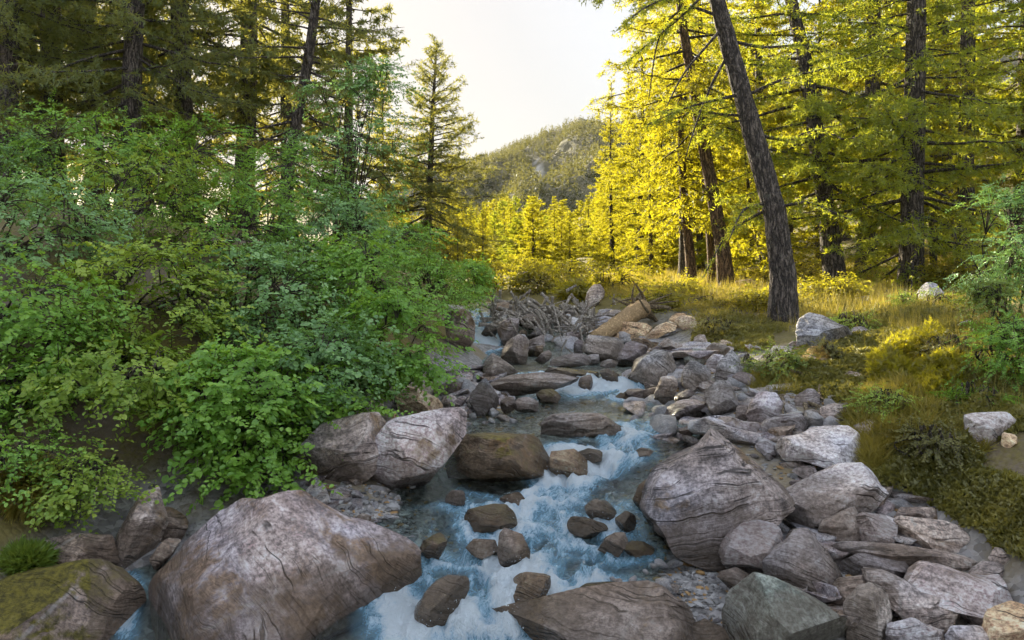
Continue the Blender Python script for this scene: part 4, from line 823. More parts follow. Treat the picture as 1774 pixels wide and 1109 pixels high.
for px, Y, s, pr, lb in [(1085, 36, .75, LC, 'golden larch low on the slope left of the forest edge'), (1130, 24, .42, LC, 'half grown golden larch in front of the forest edge'), (1215, 27, .7, LC, 'golden larch between the slanting trunk and the forest edge'), (1290, 30, .9, LA, 'golden larch deep behind the slanting trunk'), (1370, 25, .5, LC, 'half grown golden larch behind the leaning trunk'), (1460, 33, .9, LA, 'golden larch far back right of the wide ridged trunk'), (1530, 25, .55, LC, 'half grown golden larch left of the thick rugged trunk'), (1690, 28, .8, LC, 'golden larch far back near the right edge'), (1180, 38, 1.0, LC, 'golden larch climbing the slope behind the forest edge'), (1620, 36, 1.0, LA, 'golden larch farthest back on the right')]:
    put(dup(pr), px, Y, lb, GR, px * .37, s, None, 1.25)
# left forest (dark, backlit)
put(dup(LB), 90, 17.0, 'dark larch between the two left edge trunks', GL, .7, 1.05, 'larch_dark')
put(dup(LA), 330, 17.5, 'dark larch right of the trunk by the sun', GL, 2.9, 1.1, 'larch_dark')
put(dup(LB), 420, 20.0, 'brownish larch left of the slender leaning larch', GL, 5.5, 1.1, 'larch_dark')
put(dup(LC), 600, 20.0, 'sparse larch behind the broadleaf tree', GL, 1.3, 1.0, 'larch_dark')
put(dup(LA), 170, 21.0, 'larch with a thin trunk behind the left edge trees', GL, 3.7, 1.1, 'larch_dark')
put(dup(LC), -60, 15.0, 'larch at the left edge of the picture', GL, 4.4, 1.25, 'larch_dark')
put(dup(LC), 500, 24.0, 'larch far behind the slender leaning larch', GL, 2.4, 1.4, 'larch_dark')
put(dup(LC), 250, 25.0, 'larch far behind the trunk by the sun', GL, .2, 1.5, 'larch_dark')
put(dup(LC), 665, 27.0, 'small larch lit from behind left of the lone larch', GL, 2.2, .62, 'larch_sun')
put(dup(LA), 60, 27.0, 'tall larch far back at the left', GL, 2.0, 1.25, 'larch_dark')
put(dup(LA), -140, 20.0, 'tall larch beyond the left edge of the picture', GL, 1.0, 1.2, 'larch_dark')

# single larches with their own habit
def local(px_py, Y, base): return [at(px, py, Y) - base for px, py in px_py]
def special(name, pts, Y, rad, seed, label, group, Ztop=None, **kw):
    b = at(pts[0][0], pts[0][1], Y); gz = float(ground(b[0], b[1])[0]) - .1
    if gz < b[2]: b = np.array([b[0], b[1], gz]); tr = [np.zeros(3)] + [at(x, y, Y) - b for x, y in pts]
    else: tr = [at(x, y, Y) - b for x, y in pts]
    # resample evenly in height
    tr = np.array(tr); zs = np.linspace(0, tr[-1][2], 12); tr = np.stack([np.interp(zs, tr[:, 2], tr[:, 0]), np.interp(zs, tr[:, 2], tr[:, 1]), zs], -1)
    o = larch(name, tr, rad, seed, loc=b, **kw); tag(o, label, 'tree', group); return o
def lean_extra(bb, nb, c, r, rr):
    """the few big limbs of the leaning larch: bare drooping ones and three needle-bearing ones"""
    b = at(1357, 585, 10.7); base = np.array([b[0], b[1], float(ground(b[0], b[1])[0]) - .1])
    for pts, green in [([(1262, 85), (1235, 130), (1205, 210), (1190, 262)], 0), ([(1250, 40), (1220, 75), (1180, 120), (1150, 180)], 0), ([(1248, 20), (1190, -5), (1140, 40), (1125, 160)], 0),
                       ([(1275, 155), (1230, 170), (1170, 190), (1108, 222)], 2), ([(1290, 190), (1250, 185), (1200, 165), (1150, 172)], 1), ([(1318, 345), (1290, 348), (1265, 365), (1240, 410)], 2),
                       ([(1325, 355), (1290, 375), (1262, 400), (1232, 470)], 1), ([(1240, -30), (1170, -10), (1110, 20), (1068, 60)], 2), ([(1240, -40), (1180, 20), (1130, 60), (1085, 100)], 2), ([(1238, -60), (1150, -40), (1060, -15), (1012, 4)], 2),
                       ([(1345, 350), (1390, 340), (1420, 365), (1440, 380)], 1), ([(1300, 220), (1370, 235), (1400, 215), (1470, 200)], 1), ([(1262, 60), (1330, 70), (1400, 55), (1480, 70)], 1), ([(1285, 160), (1350, 130), (1420, 120), (1500, 95)], 1)]:
        P = np.array([at(x, y, 10.7) - base for x, y in pts]); P[:, 1] += np.linspace(0, rr.uniform(-.8, .5), len(P))
        u = np.linspace(0, 1, 14); Q = np.stack([np.interp(u, np.linspace(0, 1, len(P)), P[:, k]) for k in range(3)], -1)
        for _ in range(3): Q[1:-1] = (Q[:-2] + 2 * Q[1:-1] + Q[2:]) / 4
        bb.tube(Q, .022 * (1 - .8 * u) + .003, 6)
        L = np.linalg.norm(Q[-1] - Q[0]); nt = int(L * (26 if green else 8))
        st = rr.uniform(.15, 1, nt); q = np.stack([np.interp(st, u, Q[:, k]) for k in range(3)], -1); tg = norm(np.gradient(Q, axis=0)); td = np.stack([np.interp(st, u, tg[:, k]) for k in range(3)], -1)
        sg = np.where(rr.uniform(size=nt) < .5, -1., 1.)[:, None]; side = norm(np.cross(td, [0, 0, 1])) * sg
        dn = norm(side * .7 + td * .7 + rr.normal(0, .3, (nt, 3)) + np.array([0, 0, -.25])); ln = (L * .24 * (1.1 - st * .7) * rr.uniform(.5, 1.2, nt))[:, None]; e = q + dn * ln
        w = norm(np.cross(dn, rr.normal(size=(nt, 3)))) * .005; bb.add(np.stack([q - w, q + w, e], 1).reshape(-1, 3), tri=np.arange(3 * nt).reshape(-1, 3))
        if green:
            cnt = np.maximum((ln[:, 0] / .035 * (.6 + .4 * green)).astype(int), 2); idx = np.repeat(np.arange(nt), cnt); uu = rr.uniform(0, 1, len(idx))[:, None]
            needle_tufts(nb, q[idx] * (1 - uu) + e[idx] * uu, dn[idx], rr, .055, .014, 3, np.full(len(idx), .3 + .3 * rr.uniform()))
special('larch_tree', [(1357, 585), (1357, 470), (1345, 380), (1318, 280), (1285, 160), (1252, 40), (1232, -40), (1195, -180), (1150, -380), (1110, -600)], 10.7, [.17, .152, .135, .112, .088, .074, .05, .02], 51, 'big dark larch trunk leaning left at the water side of the right bank', GR, hs=.62, nbr=50, Lmax=2.6, dens=1.0, needle='larch_green', extra=lean_extra, nseg=420, nside=56, tuft=.06, tw=.016, bare=.25)
special('larch_tree', [(1260, 510), (1252, 430), (1232, 320), (1205, 170), (1185, 60), (1160, -120), (1140, -300)], 16, [.16, .135, .115, .085, .06, .02], 52, 'sunlit larch with a pale slanting trunk left of the leaning one', GR, hs=.35, nbr=80, Lmax=2.6, bark='bark_warm', dens=1.0, nseg=160, nside=28, tuft=.085, tw=.021, tspace=.05)
special('larch_tree', [(1200, 508), (1196, 450), (1186, 360), (1180, 250), (1176, 100)], 17.5, [.12, .10, .07, .02], 53, 'thin dark larch trunk nearest the fallen log', GR, hs=.3, nbr=60, Lmax=1.7, bark='bark_warm')
special('larch_tree', [(1236, 505), (1234, 430), (1222, 300), (1215, 150), (1210, -60)], 18, [.12, .11, .08, .02], 54, 'slim larch trunk half hidden just behind the sunlit slanting trunk', GR, hs=.35, nbr=60, Lmax=1.9, bark='bark_warm')
special('larch_tree', [(1450, 522), (1440, 420), (1420, 280), (1398, 120), (1370, 0), (1330, -200), (1300, -380)], 15, [.22, .165, .14, .11, .085, .03], 55, 'wide ridged larch trunk right of the leaning one', GR, hs=.2, nbr=100, Lmax=3.0, dens=1.1, needle='larch_green', nseg=160, nside=30, tuft=.085, tw=.021, tspace=.05)
special('larch_tree', [(1578, 505), (1580, 400), (1584, 200), (1588, 0), (1592, -220), (1596, -420)], 14, [.20, .185, .17, .15, .10, .03], 56, 'thick rugged larch trunk with whiskery twigs near the right edge', GR, hs=.05, nbr=130, Lmax=3.0, dens=1.1, needle='larch_green', nseg=180, nside=32, tuft=.085, tw=.021, tspace=.05)
special('larch_tree', [(1672, 470), (1674, 300), (1676, 100), (1678, -100), (1680, -350)], 18, [.18, .17, .15, .12, .03], 57, 'straight larch trunk right of the thick rugged one', GR, hs=.15, nbr=100, Lmax=2.8, dens=1.0, needle='larch_sun', nseg=120, nside=20, tuft=.085, tw=.021, tspace=.05)
special('larch_tree', [(1618, 470), (1615, 400), (1612, 300), (1610, 180)], 19, [.08, .07, .02], 58, 'thin young larch stem right of the thick rugged trunk', GR, hs=.3, nbr=40, Lmax=1.4)
special('larch_tree', [(1330, 495), (1318, 440), (1300, 360), (1290, 260)], 18, [.06, .05, .02], 59, 'thin young larch left of the leaning trunk base', GR, hs=.25, nbr=40, Lmax=1.5)
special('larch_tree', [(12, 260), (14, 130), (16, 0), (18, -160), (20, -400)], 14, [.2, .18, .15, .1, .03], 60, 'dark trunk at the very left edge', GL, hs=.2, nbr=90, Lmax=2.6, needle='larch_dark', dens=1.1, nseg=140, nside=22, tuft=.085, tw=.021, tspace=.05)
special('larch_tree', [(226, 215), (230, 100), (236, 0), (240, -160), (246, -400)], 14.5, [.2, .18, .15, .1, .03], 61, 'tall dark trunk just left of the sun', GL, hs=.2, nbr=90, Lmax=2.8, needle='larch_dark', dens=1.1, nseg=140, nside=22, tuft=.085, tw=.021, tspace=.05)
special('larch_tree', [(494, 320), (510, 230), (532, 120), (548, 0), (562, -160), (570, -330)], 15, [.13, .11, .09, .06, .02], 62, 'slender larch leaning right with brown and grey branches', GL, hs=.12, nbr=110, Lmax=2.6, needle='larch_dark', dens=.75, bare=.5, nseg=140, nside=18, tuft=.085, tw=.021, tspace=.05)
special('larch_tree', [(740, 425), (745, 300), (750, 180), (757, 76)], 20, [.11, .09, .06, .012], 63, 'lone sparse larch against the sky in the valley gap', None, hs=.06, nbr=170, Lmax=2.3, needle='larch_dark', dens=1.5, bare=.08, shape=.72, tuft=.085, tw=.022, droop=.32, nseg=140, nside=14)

put(dup(LC), 792, 17.5, 'small young larch right of the lone larch', None, 1.0, .16, 'larch_sun')
put(dup(LC), 838, 19.0, 'small young larch at the left end of the valley stand', None, 4.0, .2, 'larch_sun')
# valley larches, a cheaper build
VA = larch('larch_tree', straight(13, (.1, .0)), [.16, .1, .02], 11, hs=.06, nbr=75, Lmax=3.0, dens=.6, tuft=.22, tw=.10, per=3, nseg=20, nside=7, tspace=.09)
VB = larch('larch_tree', straight(10, (.0, .1)), [.14, .09, .02], 12, hs=.04, nbr=70, Lmax=2.7, dens=.6, shape=.6, tuft=.22, tw=.10, per=3, nseg=20, nside=7, tspace=.09)
_rv = np.random.RandomState(77)
for i in range(120):
    Y = 33 + 100 * (i / 120.) ** 1.3 + _rv.uniform(-2, 2); px = _rv.uniform(690, 1330) if i % 3 else _rv.uniform(815, 1060)
    if Y < 60 and 850 < px < 960 and i % 2: px += 160
    put(dup(VA if i % 2 else VB), px, Y, 'golden larch in the dense stand across the valley below the mountain', GV, _rv.uniform(0, 6.28), max(.104 * Y - base_at(px, Y)[2], 2.2) * _rv.uniform(.62, 1.0) / (13 if i % 2 else 10) * (1.0 if px < 1040 else 1.6), 'larch_green' if i % 5 == 2 else None, _rv.uniform(1.2, 1.7))

# ------------------------------------------------------------------ broadleaf shrubs
def leaf_fan(fine):
    if fine:  # six-sided leaf, folded along the midrib
        V = np.array([[0, 0, 0], [.30, .38, .10], [.72, .34, .10], [1, 0, -.06], [.72, -.34, .10], [.30, -.38, .10]]); T = np.array([[0, 3, 2], [0, 2, 1], [0, 5, 4], [0, 4, 3]])
    else:
        V = np.array([[0, 0, 0], [.5, .36, .08], [1, 0, -.05], [.5, -.36, .08]]); T = np.array([[0, 2, 1], [0, 3, 2]])
    return V, T
def add_leaves(mb, C, D, N, size, rr, fine, a):
    """leaves at C pointing along D with face normal about N"""
    LV, LT = leaf_fan(fine); n = len(C); D = norm(D); S = norm(np.cross(N, D)); N = np.cross(D, S); size = np.asarray(size).reshape(-1, 1, 1)
    V = C[:, None] + size * (LV[None, :, :1] * D[:, None] + LV[None, :, 1:2] * S[:, None] + LV[None, :, 2:] * N[:, None])
    T = (LT[None] + (np.arange(n) * len(LV))[:, None, None]).reshape(-1, 3); mb.add(V, tri=T, a=np.repeat(a, len(LV)))
def shrub(name, base, center, radii, seed, label, mat='shrub', clumps=60, sprays=7, leaves=11, size=.042, fine=True, group='shrubs on the left bank', cat='shrub', stems=9, flat=.35, spray_len=.28, lo=-.75, gap=.0, clump_r=.26, up=.85):
    rr = np.random.RandomState(seed); root = empty(name, base); base = np.asarray(base, float); c = np.asarray(center, float) - base; R = np.asarray(radii, float)
    sb = MB(); lb = MB(); nodes = []
    for i in range(stems):
        d = norm(rr.normal(size=3) * [1, 1, .6]); e = c + d * R * rr.uniform(.45, .85); b0 = rr.normal(0, .08, 3) * [1, 1, 0]
        P = curve_pts(b0, e, [rr.normal(0, .1), rr.normal(0, .1), .15 * np.linalg.norm(e)], 9); u = np.linspace(0, 1, 9)
        sb.tube(P, (.016 * (1 - .75 * u)) * (.6 + R.mean() * .5), 5); nodes.append(P[3:])
    nodes = np.concatenate(nodes); k = 0; tries = 0; ST = []; SD = []; OU = []; TN = []
    while k < clumps and tries < clumps * 8:
        tries += 1
        d = norm(rr.normal(size=3)); 
        if d[2] < lo: continue
        q = c + d * R * rr.uniform(.5, 1.05) ** .6
        if vnoise((q + base)[None] * 2.3, seed)[0] < gap - .35: continue
        k += 1; nd = nodes[np.argmin(((nodes - q) ** 2).sum(1))]; P = curve_pts(nd, q, [0, 0, .06], 5); sb.tube(P, [.007, .006, .005, .004, .003], 4)
        tone = np.clip(rr.normal(.45, .2), 0, 1); out = norm(d * [1, 1, .4] + rr.normal(0, .25, 3))
        ns = sprays; az = rr.uniform(0, 6.28, ns); sd_ = norm(np.stack([np.cos(az), np.sin(az), rr.normal(0, flat, ns)], -1) * .8 + out * .75 + [0, 0, -.12])
        st = q + rr.normal(0, clump_r * .45, (ns, 3)) * [1, 1, .35]
        ST.append(st); SD.append(sd_); OU.append(np.repeat(out[None], ns, 0)); TN.append(np.full(ns, tone))
    # all sprays of the shrub at once: a twig and leaves set alternately along it
    st, dr, out, tone = np.concatenate(ST), np.concatenate(SD), np.concatenate(OU), np.concatenate(TN); n = len(st); m = int(leaves * 1.2)
    L = spray_len * rr.uniform(.6, 1.25, (n, 1)); droop = np.array([[0, 0, -.22]]) * L; e = st + dr * L + droop
    w = norm(np.cross(dr, [0, 0, 1.0])) * .003; sb.add(np.stack([st - w, st + w, e], 1).reshape(-1, 3), tri=np.arange(3 * n).reshape(-1, 3))
    u = np.linspace(.12, 1, m)[None, :, None]; pts = st[:, None] + (dr * L)[:, None] * u + droop[:, None] * u ** 2
    upv = norm(np.array([0, 0, up]) + out * .45 + rr.normal(0, .2, (n, 3))); side = norm(np.cross(upv, dr)); sg = np.where(np.arange(m) % 2, 1., -1.)[None, :, None]
    D = norm(side[:, None] * sg * .85 + dr[:, None] * .6 + rr.normal(0, .2, (n, m, 3)) + [0, 0, -.18]); N = norm(upv[:, None] + rr.normal(0, .32, (n, m, 3)))
    sz = size * .88 * rr.uniform(.7, 1.15, (n, 1)) * rr.uniform(.55, 1.3, (n, m)); tn = np.clip(tone[:, None] + rr.normal(0, .16, (n, m)), 0, 1)
    keep = (np.arange(m)[None] < (m * rr.uniform(.6, 1.0, (n, 1)))).ravel()
    add_leaves(lb, pts.reshape(-1, 3)[keep], D.reshape(-1, 3)[keep], N.reshape(-1, 3)[keep], sz.ravel()[keep], rr, fine, tn.ravel()[keep])
    sb.obj('stems', M['twig'], root); lb.obj('foliage', M[mat], root, smooth=False); tag(root, label, cat, group); return root
def sh(px, py, Y, rx, ry, seed, label, bpx=None, bpy_=None, dY=.3, ryd=None, **kw):
    Yh = hit(px, py + ry * .55)
    if Yh < Y + .1: Y = Yh - .1
    c = at(px, py, Y); s = Y / F; b = base_at(bpx if bpx is not None else px - 40, Y + dY); 
    k_ = .55 * kw.get('spray_len', .28)
    return shrub(kw.pop('name', 'shrub'), b, c, (max(rx * s - k_, .4 * rx * s), max((ryd or max(rx, ry) * .8) * s - k_ * .5, .2), max(ry * s - k_ * .5, .5 * ry * s)), seed, label, **kw)
# nearest row, hanging over the stream
sh(190, 650, 5.2, 170, 75, 101, 'light green shrub spray in front, above the dark hollow in the left bank', clumps=62, mat='shrub_yel', size=.046, sprays=6)
sh(420, 690, 5.3, 150, 90, 102, 'broad leaved shrub hanging over the bank left of the dark grey boulder', clumps=88, size=.050, mat='shrub')
sh(440, 790, 5.15, 95, 60, 103, 'lowest leafy spray drooping to the shingle behind the huge boulder', clumps=34, size=.050, mat='shrub', bpx=380)
sh(560, 640, 5.8, 110, 95, 104, 'bluish green shrub above the dark grey boulder', clumps=64, size=.046, mat='shrub_blue')
sh(688, 590, 6.4, 88, 85, 105, 'bright green rounded shrub beside the tan rock', clumps=80, size=.044, mat='shrub', bpx=640)
sh(600, 715, 5.7, 35, 30, 106, 'small leafy twig dangling in front of the dark grey boulder', clumps=9, size=.046, bpx=560, mat='shrub')
sh(140, 830, 4.6, 85, 50, 107, 'small fresh green bush low on the left bank above the brown ledge', clumps=40, size=.032, mat='shrub_yel', leaves=9, spray_len=.2)
sh(20, 800, 4.5, 60, 70, 108, 'grassy green bush at the left edge above the mossy boulder', clumps=30, size=.03, mat='shrub', bpx=10)
# middle rows
sh(30, 690, 5.0, 90, 80, 109, 'green shrub filling the left edge above the hanging grass', clumps=50, mat='shrub')
sh(60, 560, 6.0, 150, 110, 110, 'dark green shrub at the left edge below eye height', clumps=75, mat='shrub')
sh(270, 520, 6.3, 160, 110, 111, 'fresh green shrub left of centre in the middle of the thicket', clumps=90, mat='shrub_yel', size=.042)
sh(460, 520, 6.6, 140, 110, 112, 'pale blue green shrub in the middle of the thicket', clumps=90, mat='shrub_blue')
sh(620, 500, 7.2, 120, 95, 113, 'dense green shrub behind the bright rounded one', clumps=85, mat='shrub')
sh(735, 500, 8.6, 75, 62, 114, 'fine leaved shrub where the thicket meets the tall brown boulder', clumps=70, mat='shrub', size=.038, fine=False)
sh(815, 492, 11.0, 44, 42, 115, 'feathery shrub beside the upper cascade', clumps=70, mat='shrub', size=.038, fine=False, clump_r=.2, spray_len=.22)
# back rows
sh(50, 400, 7.6, 170, 110, 120, 'shaded shrub at the left edge under the dark trunk', clumps=75, mat='shrub_blue', fine=False, size=.046)
sh(230, 350, 7.8, 170, 110, 121, 'tall bright green shrub below the trunk by the sun', clumps=95, mat='shrub_yel', fine=False, size=.046)
sh(400, 390, 8.2, 150, 100, 122, 'green shrub right of the tallest bright one', clumps=85, mat='shrub', fine=False, size=.046)
sh(560, 400, 8.8, 130, 90, 123, 'grey green shrub under the slender leaning larch', clumps=85, mat='shrub_blue', fine=False, size=.046)
sh(680, 430, 9.8, 90, 70, 124, 'olive shrub at the right shoulder of the thicket', clumps=75, mat='shrub', fine=False, size=.042)
sh(150, 260, 9.6, 150, 85, 125, 'dark shrub rising at the back left of the thicket', clumps=70, mat='shrub', fine=False, size=.05)
sh(330, 280, 10.0, 130, 80, 126, 'dark shrub at the back of the thicket below the sun', clumps=60, mat='shrub', fine=False, size=.05)
sh(20, 290, 9.5, 90, 80, 127, 'dark bluish shrub at the left edge beside the trunk', clumps=50, mat='shrub_blue', fine=False, size=.05)
sh(500, 320, 11.5, 110, 75, 128, 'shaded shrub at the foot of the slender leaning larch', clumps=60, mat='shrub', fine=False, size=.05)
# broadleaf tree left of the lone larch
bt = at(585, 470, 12.2); bt[2] = float(ground(bt[0], bt[1])[0]) - .1
tree_b = shrub('broadleaf_tree', bt, at(610, 260, 12.2), (100 * 12.2 / F, .8, 150 * 12.2 / F), 131, 'broadleaf tree with small dark leaves left of the lone larch', 'shrub_blue', clumps=120, sprays=7, leaves=10, size=.05, fine=False, group=None, cat='tree', stems=12, spray_len=.32, lo=-.95, gap=.15)
for ch in tree_b.children: ch.name = 'crown' if ch.name.startswith('foliage') else 'trunk'
sh(655, 140, 12.0, 50, 45, 132, 'upper leafy bough reaching towards the sky left of the lone larch', clumps=36, mat='shrub_blue', fine=False, size=.05, bpx=600, group=None, gap=.1)
# golden willow bushes beyond the driftwood
for i, (px, py, Y, rx, ry, lb) in enumerate([(930, 490, 17, 48, 30, 'golden willow bush behind the left half of the driftwood'), (985, 480, 19, 45, 32, 'golden willow bush left of the pointed brown boulder'), (1070, 485, 16.5, 55, 36, 'golden willow bush behind the fallen log roots'), (1000, 505, 15, 32, 16, 'low golden bush just above the driftwood'), (860, 480, 20, 45, 34, 'yellowing bush right of the lone larch trunk'), (1140, 520, 14.5, 40, 22, 'low golden bush above the sunlit slab'), (760, 445, 19, 60, 25, 'golden bush at the foot of the lone larch'), (1290, 480, 18, 60, 26, 'golden undergrowth left of the leaning trunk'), (1500, 478, 17, 80, 28, 'golden undergrowth between the wide and the thick trunk'), (1390, 470, 20, 50, 30, 'golden undergrowth right of the leaning trunk'), (900, 465, 26, 50, 22, 'distant golden bush by the pale eroded bank'), (1640, 480, 18, 60, 30, 'golden undergrowth behind the pale tilted rock'), (1225, 515, 14, 42, 20, 'low golden shrub at the foot of the slanting trunk'), (1310, 520, 13.5, 38, 18, 'low golden shrub left behind the leaning trunk'), (1180, 500, 16, 45, 24, 'golden shrub below the thin dark trunk'), (1440, 505, 14, 55, 20, 'low golden shrub at the foot of the wide ridged trunk')]):
    sh(px, py, Y, rx, ry, 140 + i, lb, clumps=60, sprays=7, leaves=8, mat='bush_gold', fine=False, size=.065, group='golden bushes', clump_r=.3, spray_len=.34, bpx=px)
# right edge willow, young tree
sh(1740, 430, 7.0, 75, 120, 160, 'blue green willow bush at the right edge', clumps=110, mat='shrub_blue', size=.026, fine=False, group=None, leaves=16, clump_r=.18, spray_len=.2, bpx=1750)
sh(1755, 610, 6.6, 60, 75, 161, 'dark green bush below the willow at the right edge', clumps=80, mat='shrub', size=.024, fine=False, group=None, leaves=16, clump_r=.18, spray_len=.2, bpx=1765)
sh(1710, 520, 6.3, 40, 45, 162, 'young bright green sapling with a bare pale stem at the right edge', clumps=34, mat='fern', size=.024, fine=False, group=None, leaves=14, clump_r=.12, spray_len=.16, bpx=1712, dY=0, stems=2, name='sapling', cat='sapling')

# ------------------------------------------------------------------ right bank ground plants
def cushion(name, px, py, Y, rx, ry, seed, label, mat, n=9000, tl=.05, tw=.012, group='heath cushions on the right bank', cat='shrub', ryd=None, hang=.0):
    rr = np.random.RandomState(seed); Y = hit(px, min(py + ry * .75, 1100)) + .25 * min(rx, 2.5 * ry) / F * Y; c = at(px, py, Y); s = Y / F; R = np.array([rx * s, (ryd or min(rx, 2.5 * ry) * .8) * s, ry * s]); mb = MB()
    d = norm(rr.normal(size=(n, 3))); d = d[d[:, 2] > -.6]; m = len(d)
    bump = 1 + .6 * fbm(d * 2.2 + seed, 3, seed)[:, None] + .12 * fbm(d * 7 + seed, 2, seed)[:, None]
    P = c + d * R * bump * rr.uniform(.72, 1.0, (m, 1)); D = norm(d * [1, 1, .6] + [0, 0, .45 - hang] + rr.normal(0, .45, (m, 3)))
    S = norm(np.cross(D, rr.normal(size=(m, 3)))); L = tl * rr.uniform(.6, 1.5, (m, 1)); w = tw * rr.uniform(.6, 1.3, (m, 1))
    V = np.stack([P - S * w, P + S * w, P + D * L], 1).reshape(-1, 3)
    tone = np.clip(.45 + .5 * fbm(P * 3.5, 3, seed + 2) + rr.normal(0, .15, m), 0, 1); mb.add(V, tri=np.arange(3 * m).reshape(-1, 3), a=np.repeat(tone, 3))
    base = np.array([c[0], c[1], c[2] - R[2]]); root = empty(name, base); o = mb.obj('foliage', M[mat], None, smooth=False)
    U, T = ico(3); core = c + U * R * .72 * (1 + .6 * fbm(norm(U) * 2.2 + seed, 3, seed)[:, None]); co = build('core', core - base, T, M['ground'], root, attrs={'bank': np.ones(len(core)), 'forest': np.ones(len(core))})
    co.name = 'twigs'
    o.parent = root; o.location = [-float(x) for x in base]; tag(root, label, cat, group); return root
def vhit(px, py):
    Y = np.arange(3.2, 15, .03); x = (px[:, None] - CX) / F * Y[None]
    g = _HG[np.clip(((Y - 2.4) / .03).round().astype(int), 0, len(_HYs) - 1)[None], np.clip(((x + 9) / .03).round().astype(int), 0, len(_HX) - 1)]
    m = (HY - py[:, None]) / F * Y[None] <= g; k = np.argmax(m, 1); ok = m.any(1); Yk = Y[k]
    return np.stack([(px - CX) / F * Yk, Yk, (HY - py) / F * Yk], -1), ok
def carpet(name, px, py, rx, ry, seed, label, mat, n=9000, tl=.024, tw=.011, mound=.16, group='heath patches on the right bank', cat='heath', hang=0.0):
    """low mounded growth rooted in the ground within a ragged patch"""
    rr = np.random.RandomState(seed); r = rr.uniform(0, 1.15, n) ** .5; a = rr.uniform(0, 6.28, n); edge = 1 + .45 * fbm(np.stack([np.cos(a) * 1.6 + seed, np.sin(a) * 1.6, 0 * a], -1), 3, seed)
    P, ok = vhit(px + rx * r * np.cos(a), py + ry * r * np.sin(a)); q = np.clip(1 - (r / edge) ** 2, 0, 1)
    den = fbm(P * 2.6, 3, seed + 1); keep = ok & (r < edge) & (P[:, 2] > water0(P[:, 1]) + .12); P, q, den = P[keep], q[keep], den[keep]; m = len(P)
    h = mound * (q ** .5) * np.clip(.65 + .75 * den + .3 * fbm(P * 9, 2, seed), .12, 1.5); P = P + np.stack([0 * h, -h * .35, h * rr.uniform(.55, 1.0, m)], -1)
    D = norm(rr.normal(0, .9, (m, 3)) + [0, -.15, .6 - hang]); S = norm(np.cross(D, rr.normal(size=(m, 3)))); L = tl * rr.uniform(.6, 1.6, (m, 1)); w = tw * rr.uniform(.6, 1.3, (m, 1))
    V = np.stack([P - S * w, P + S * w, P + D * L], 1).reshape(-1, 3); mb = MB(); base = P.mean(0); base[2] = P[:, 2].min()
    mb.add(V, tri=np.arange(3 * m).reshape(-1, 3), a=np.repeat(np.clip(.45 + .7 * fbm(P * 4.5, 3, seed + 2) + rr.normal(0, .15, m), 0, 1), 3))
    o = mb.obj(name, M[mat], None, loc=base, smooth=False); tag(o, label, cat, group); return o
carpet('heath_patch', 1600, 815, 125, 85, 201, 'olive heath hanging over the rocks right of the tilted slab', 'heath', 25500)
carpet('heath_patch', 1715, 890, 110, 75, 202, 'olive heath at the right edge above the long thin ledge', 'heath', 24000)
carpet('heath_patch', 1765, 970, 55, 90, 203, 'yellowish heath hanging down at the right edge', 'heath', 15000, hang=.3)
carpet('heath_patch', 1690, 700, 110, 65, 204, 'green low heath right of the golden sunlit bush', 'heath', 19500)
carpet('grass_patch', 1545, 735, 75, 60, 205, 'golden green grass above the brown half covered rock', 'grass', 12000, .09, .006, cat='grass')
carpet('golden_bush', 1590, 655, 85, 62, 206, 'bright golden sunlit bush in the middle of the right bank', 'bush_gold', 18000, .042, .010, mound=.3, cat='shrub')
carpet('heath_patch', 1270, 585, 75, 28, 207, 'dark heath left of the leaning trunk', 'heath', 13500, mound=.12)
carpet('heath_patch', 1450, 660, 70, 42, 208, 'olive heath below the yellow lichened rock', 'heath', 13500, mound=.12)
carpet('heath_patch', 1510, 605, 80, 34, 209, 'yellowish heath hummock right of the lichened rock', 'heath', 15000)
carpet('heath_patch', 1550, 550, 110, 24, 210, 'low heath right of the boulder by the leaning trunk', 'heath', 15000)
carpet('heath_patch', 1240, 540, 75, 20, 211, 'reddish sunlit heath left of the leaning trunk', 'grass', 8000, mound=.12)
carpet('heath_patch', 1660, 600, 70, 40, 218, 'dry brown heath below the young sapling', 'heath', 13500)
carpet('grass_patch', 1650, 780, 60, 35, 219, 'thin brown grass in front of the square pale rock', 'grass', 5000, .08, .005, mound=.06, cat='grass')
sh(1352, 632, 8.2, 46, 38, 212, 'bright green ferny clump at the foot of the leaning trunk', clumps=42, mat='fern', size=.022, leaves=16, spray_len=.22, clump_r=.12, fine=False, group=None, cat='plant', name='fern_clump', bpx=1352, stems=5)
sh(1298, 628, 8.6, 22, 17, 213, 'small ferny tuft left of the bright ferny clump', clumps=14, mat='fern', size=.02, leaves=14, spray_len=.18, clump_r=.1, fine=False, group=None, cat='plant', name='fern_clump', bpx=1298, stems=3)
carpet('grass_tussock', 1345, 668, 48, 26, 214, 'dry brown grass tuft beneath the ferny clump', 'grass', 5000, .09, .004, mound=.1, group=None, cat='grass', hang=.5)
carpet('grass_tussock', 1515, 790, 30, 32, 215, 'pale golden tussock at the right end of the flat pale slab', 'grass', 4500, .09, .0035, mound=.1, group=None, cat='grass')
carpet('heath_patch', 1390, 640, 60, 30, 220, 'olive heath between the ferny clump and the lichened rock', 'heath', 9000, mound=.14)
carpet('heath_patch', 1300, 560, 70, 24, 221, 'brown heath just left of the leaning trunk base', 'heath', 9000, mound=.14)
carpet('heath_patch', 1420, 530, 90, 18, 222, 'dark heath strip right behind the leaning trunk', 'heath', 9000, mound=.14)
carpet('heath_patch', 1640, 530, 90, 20, 223, 'olive heath strip below the pale tilted rock', 'heath', 9000, mound=.16)
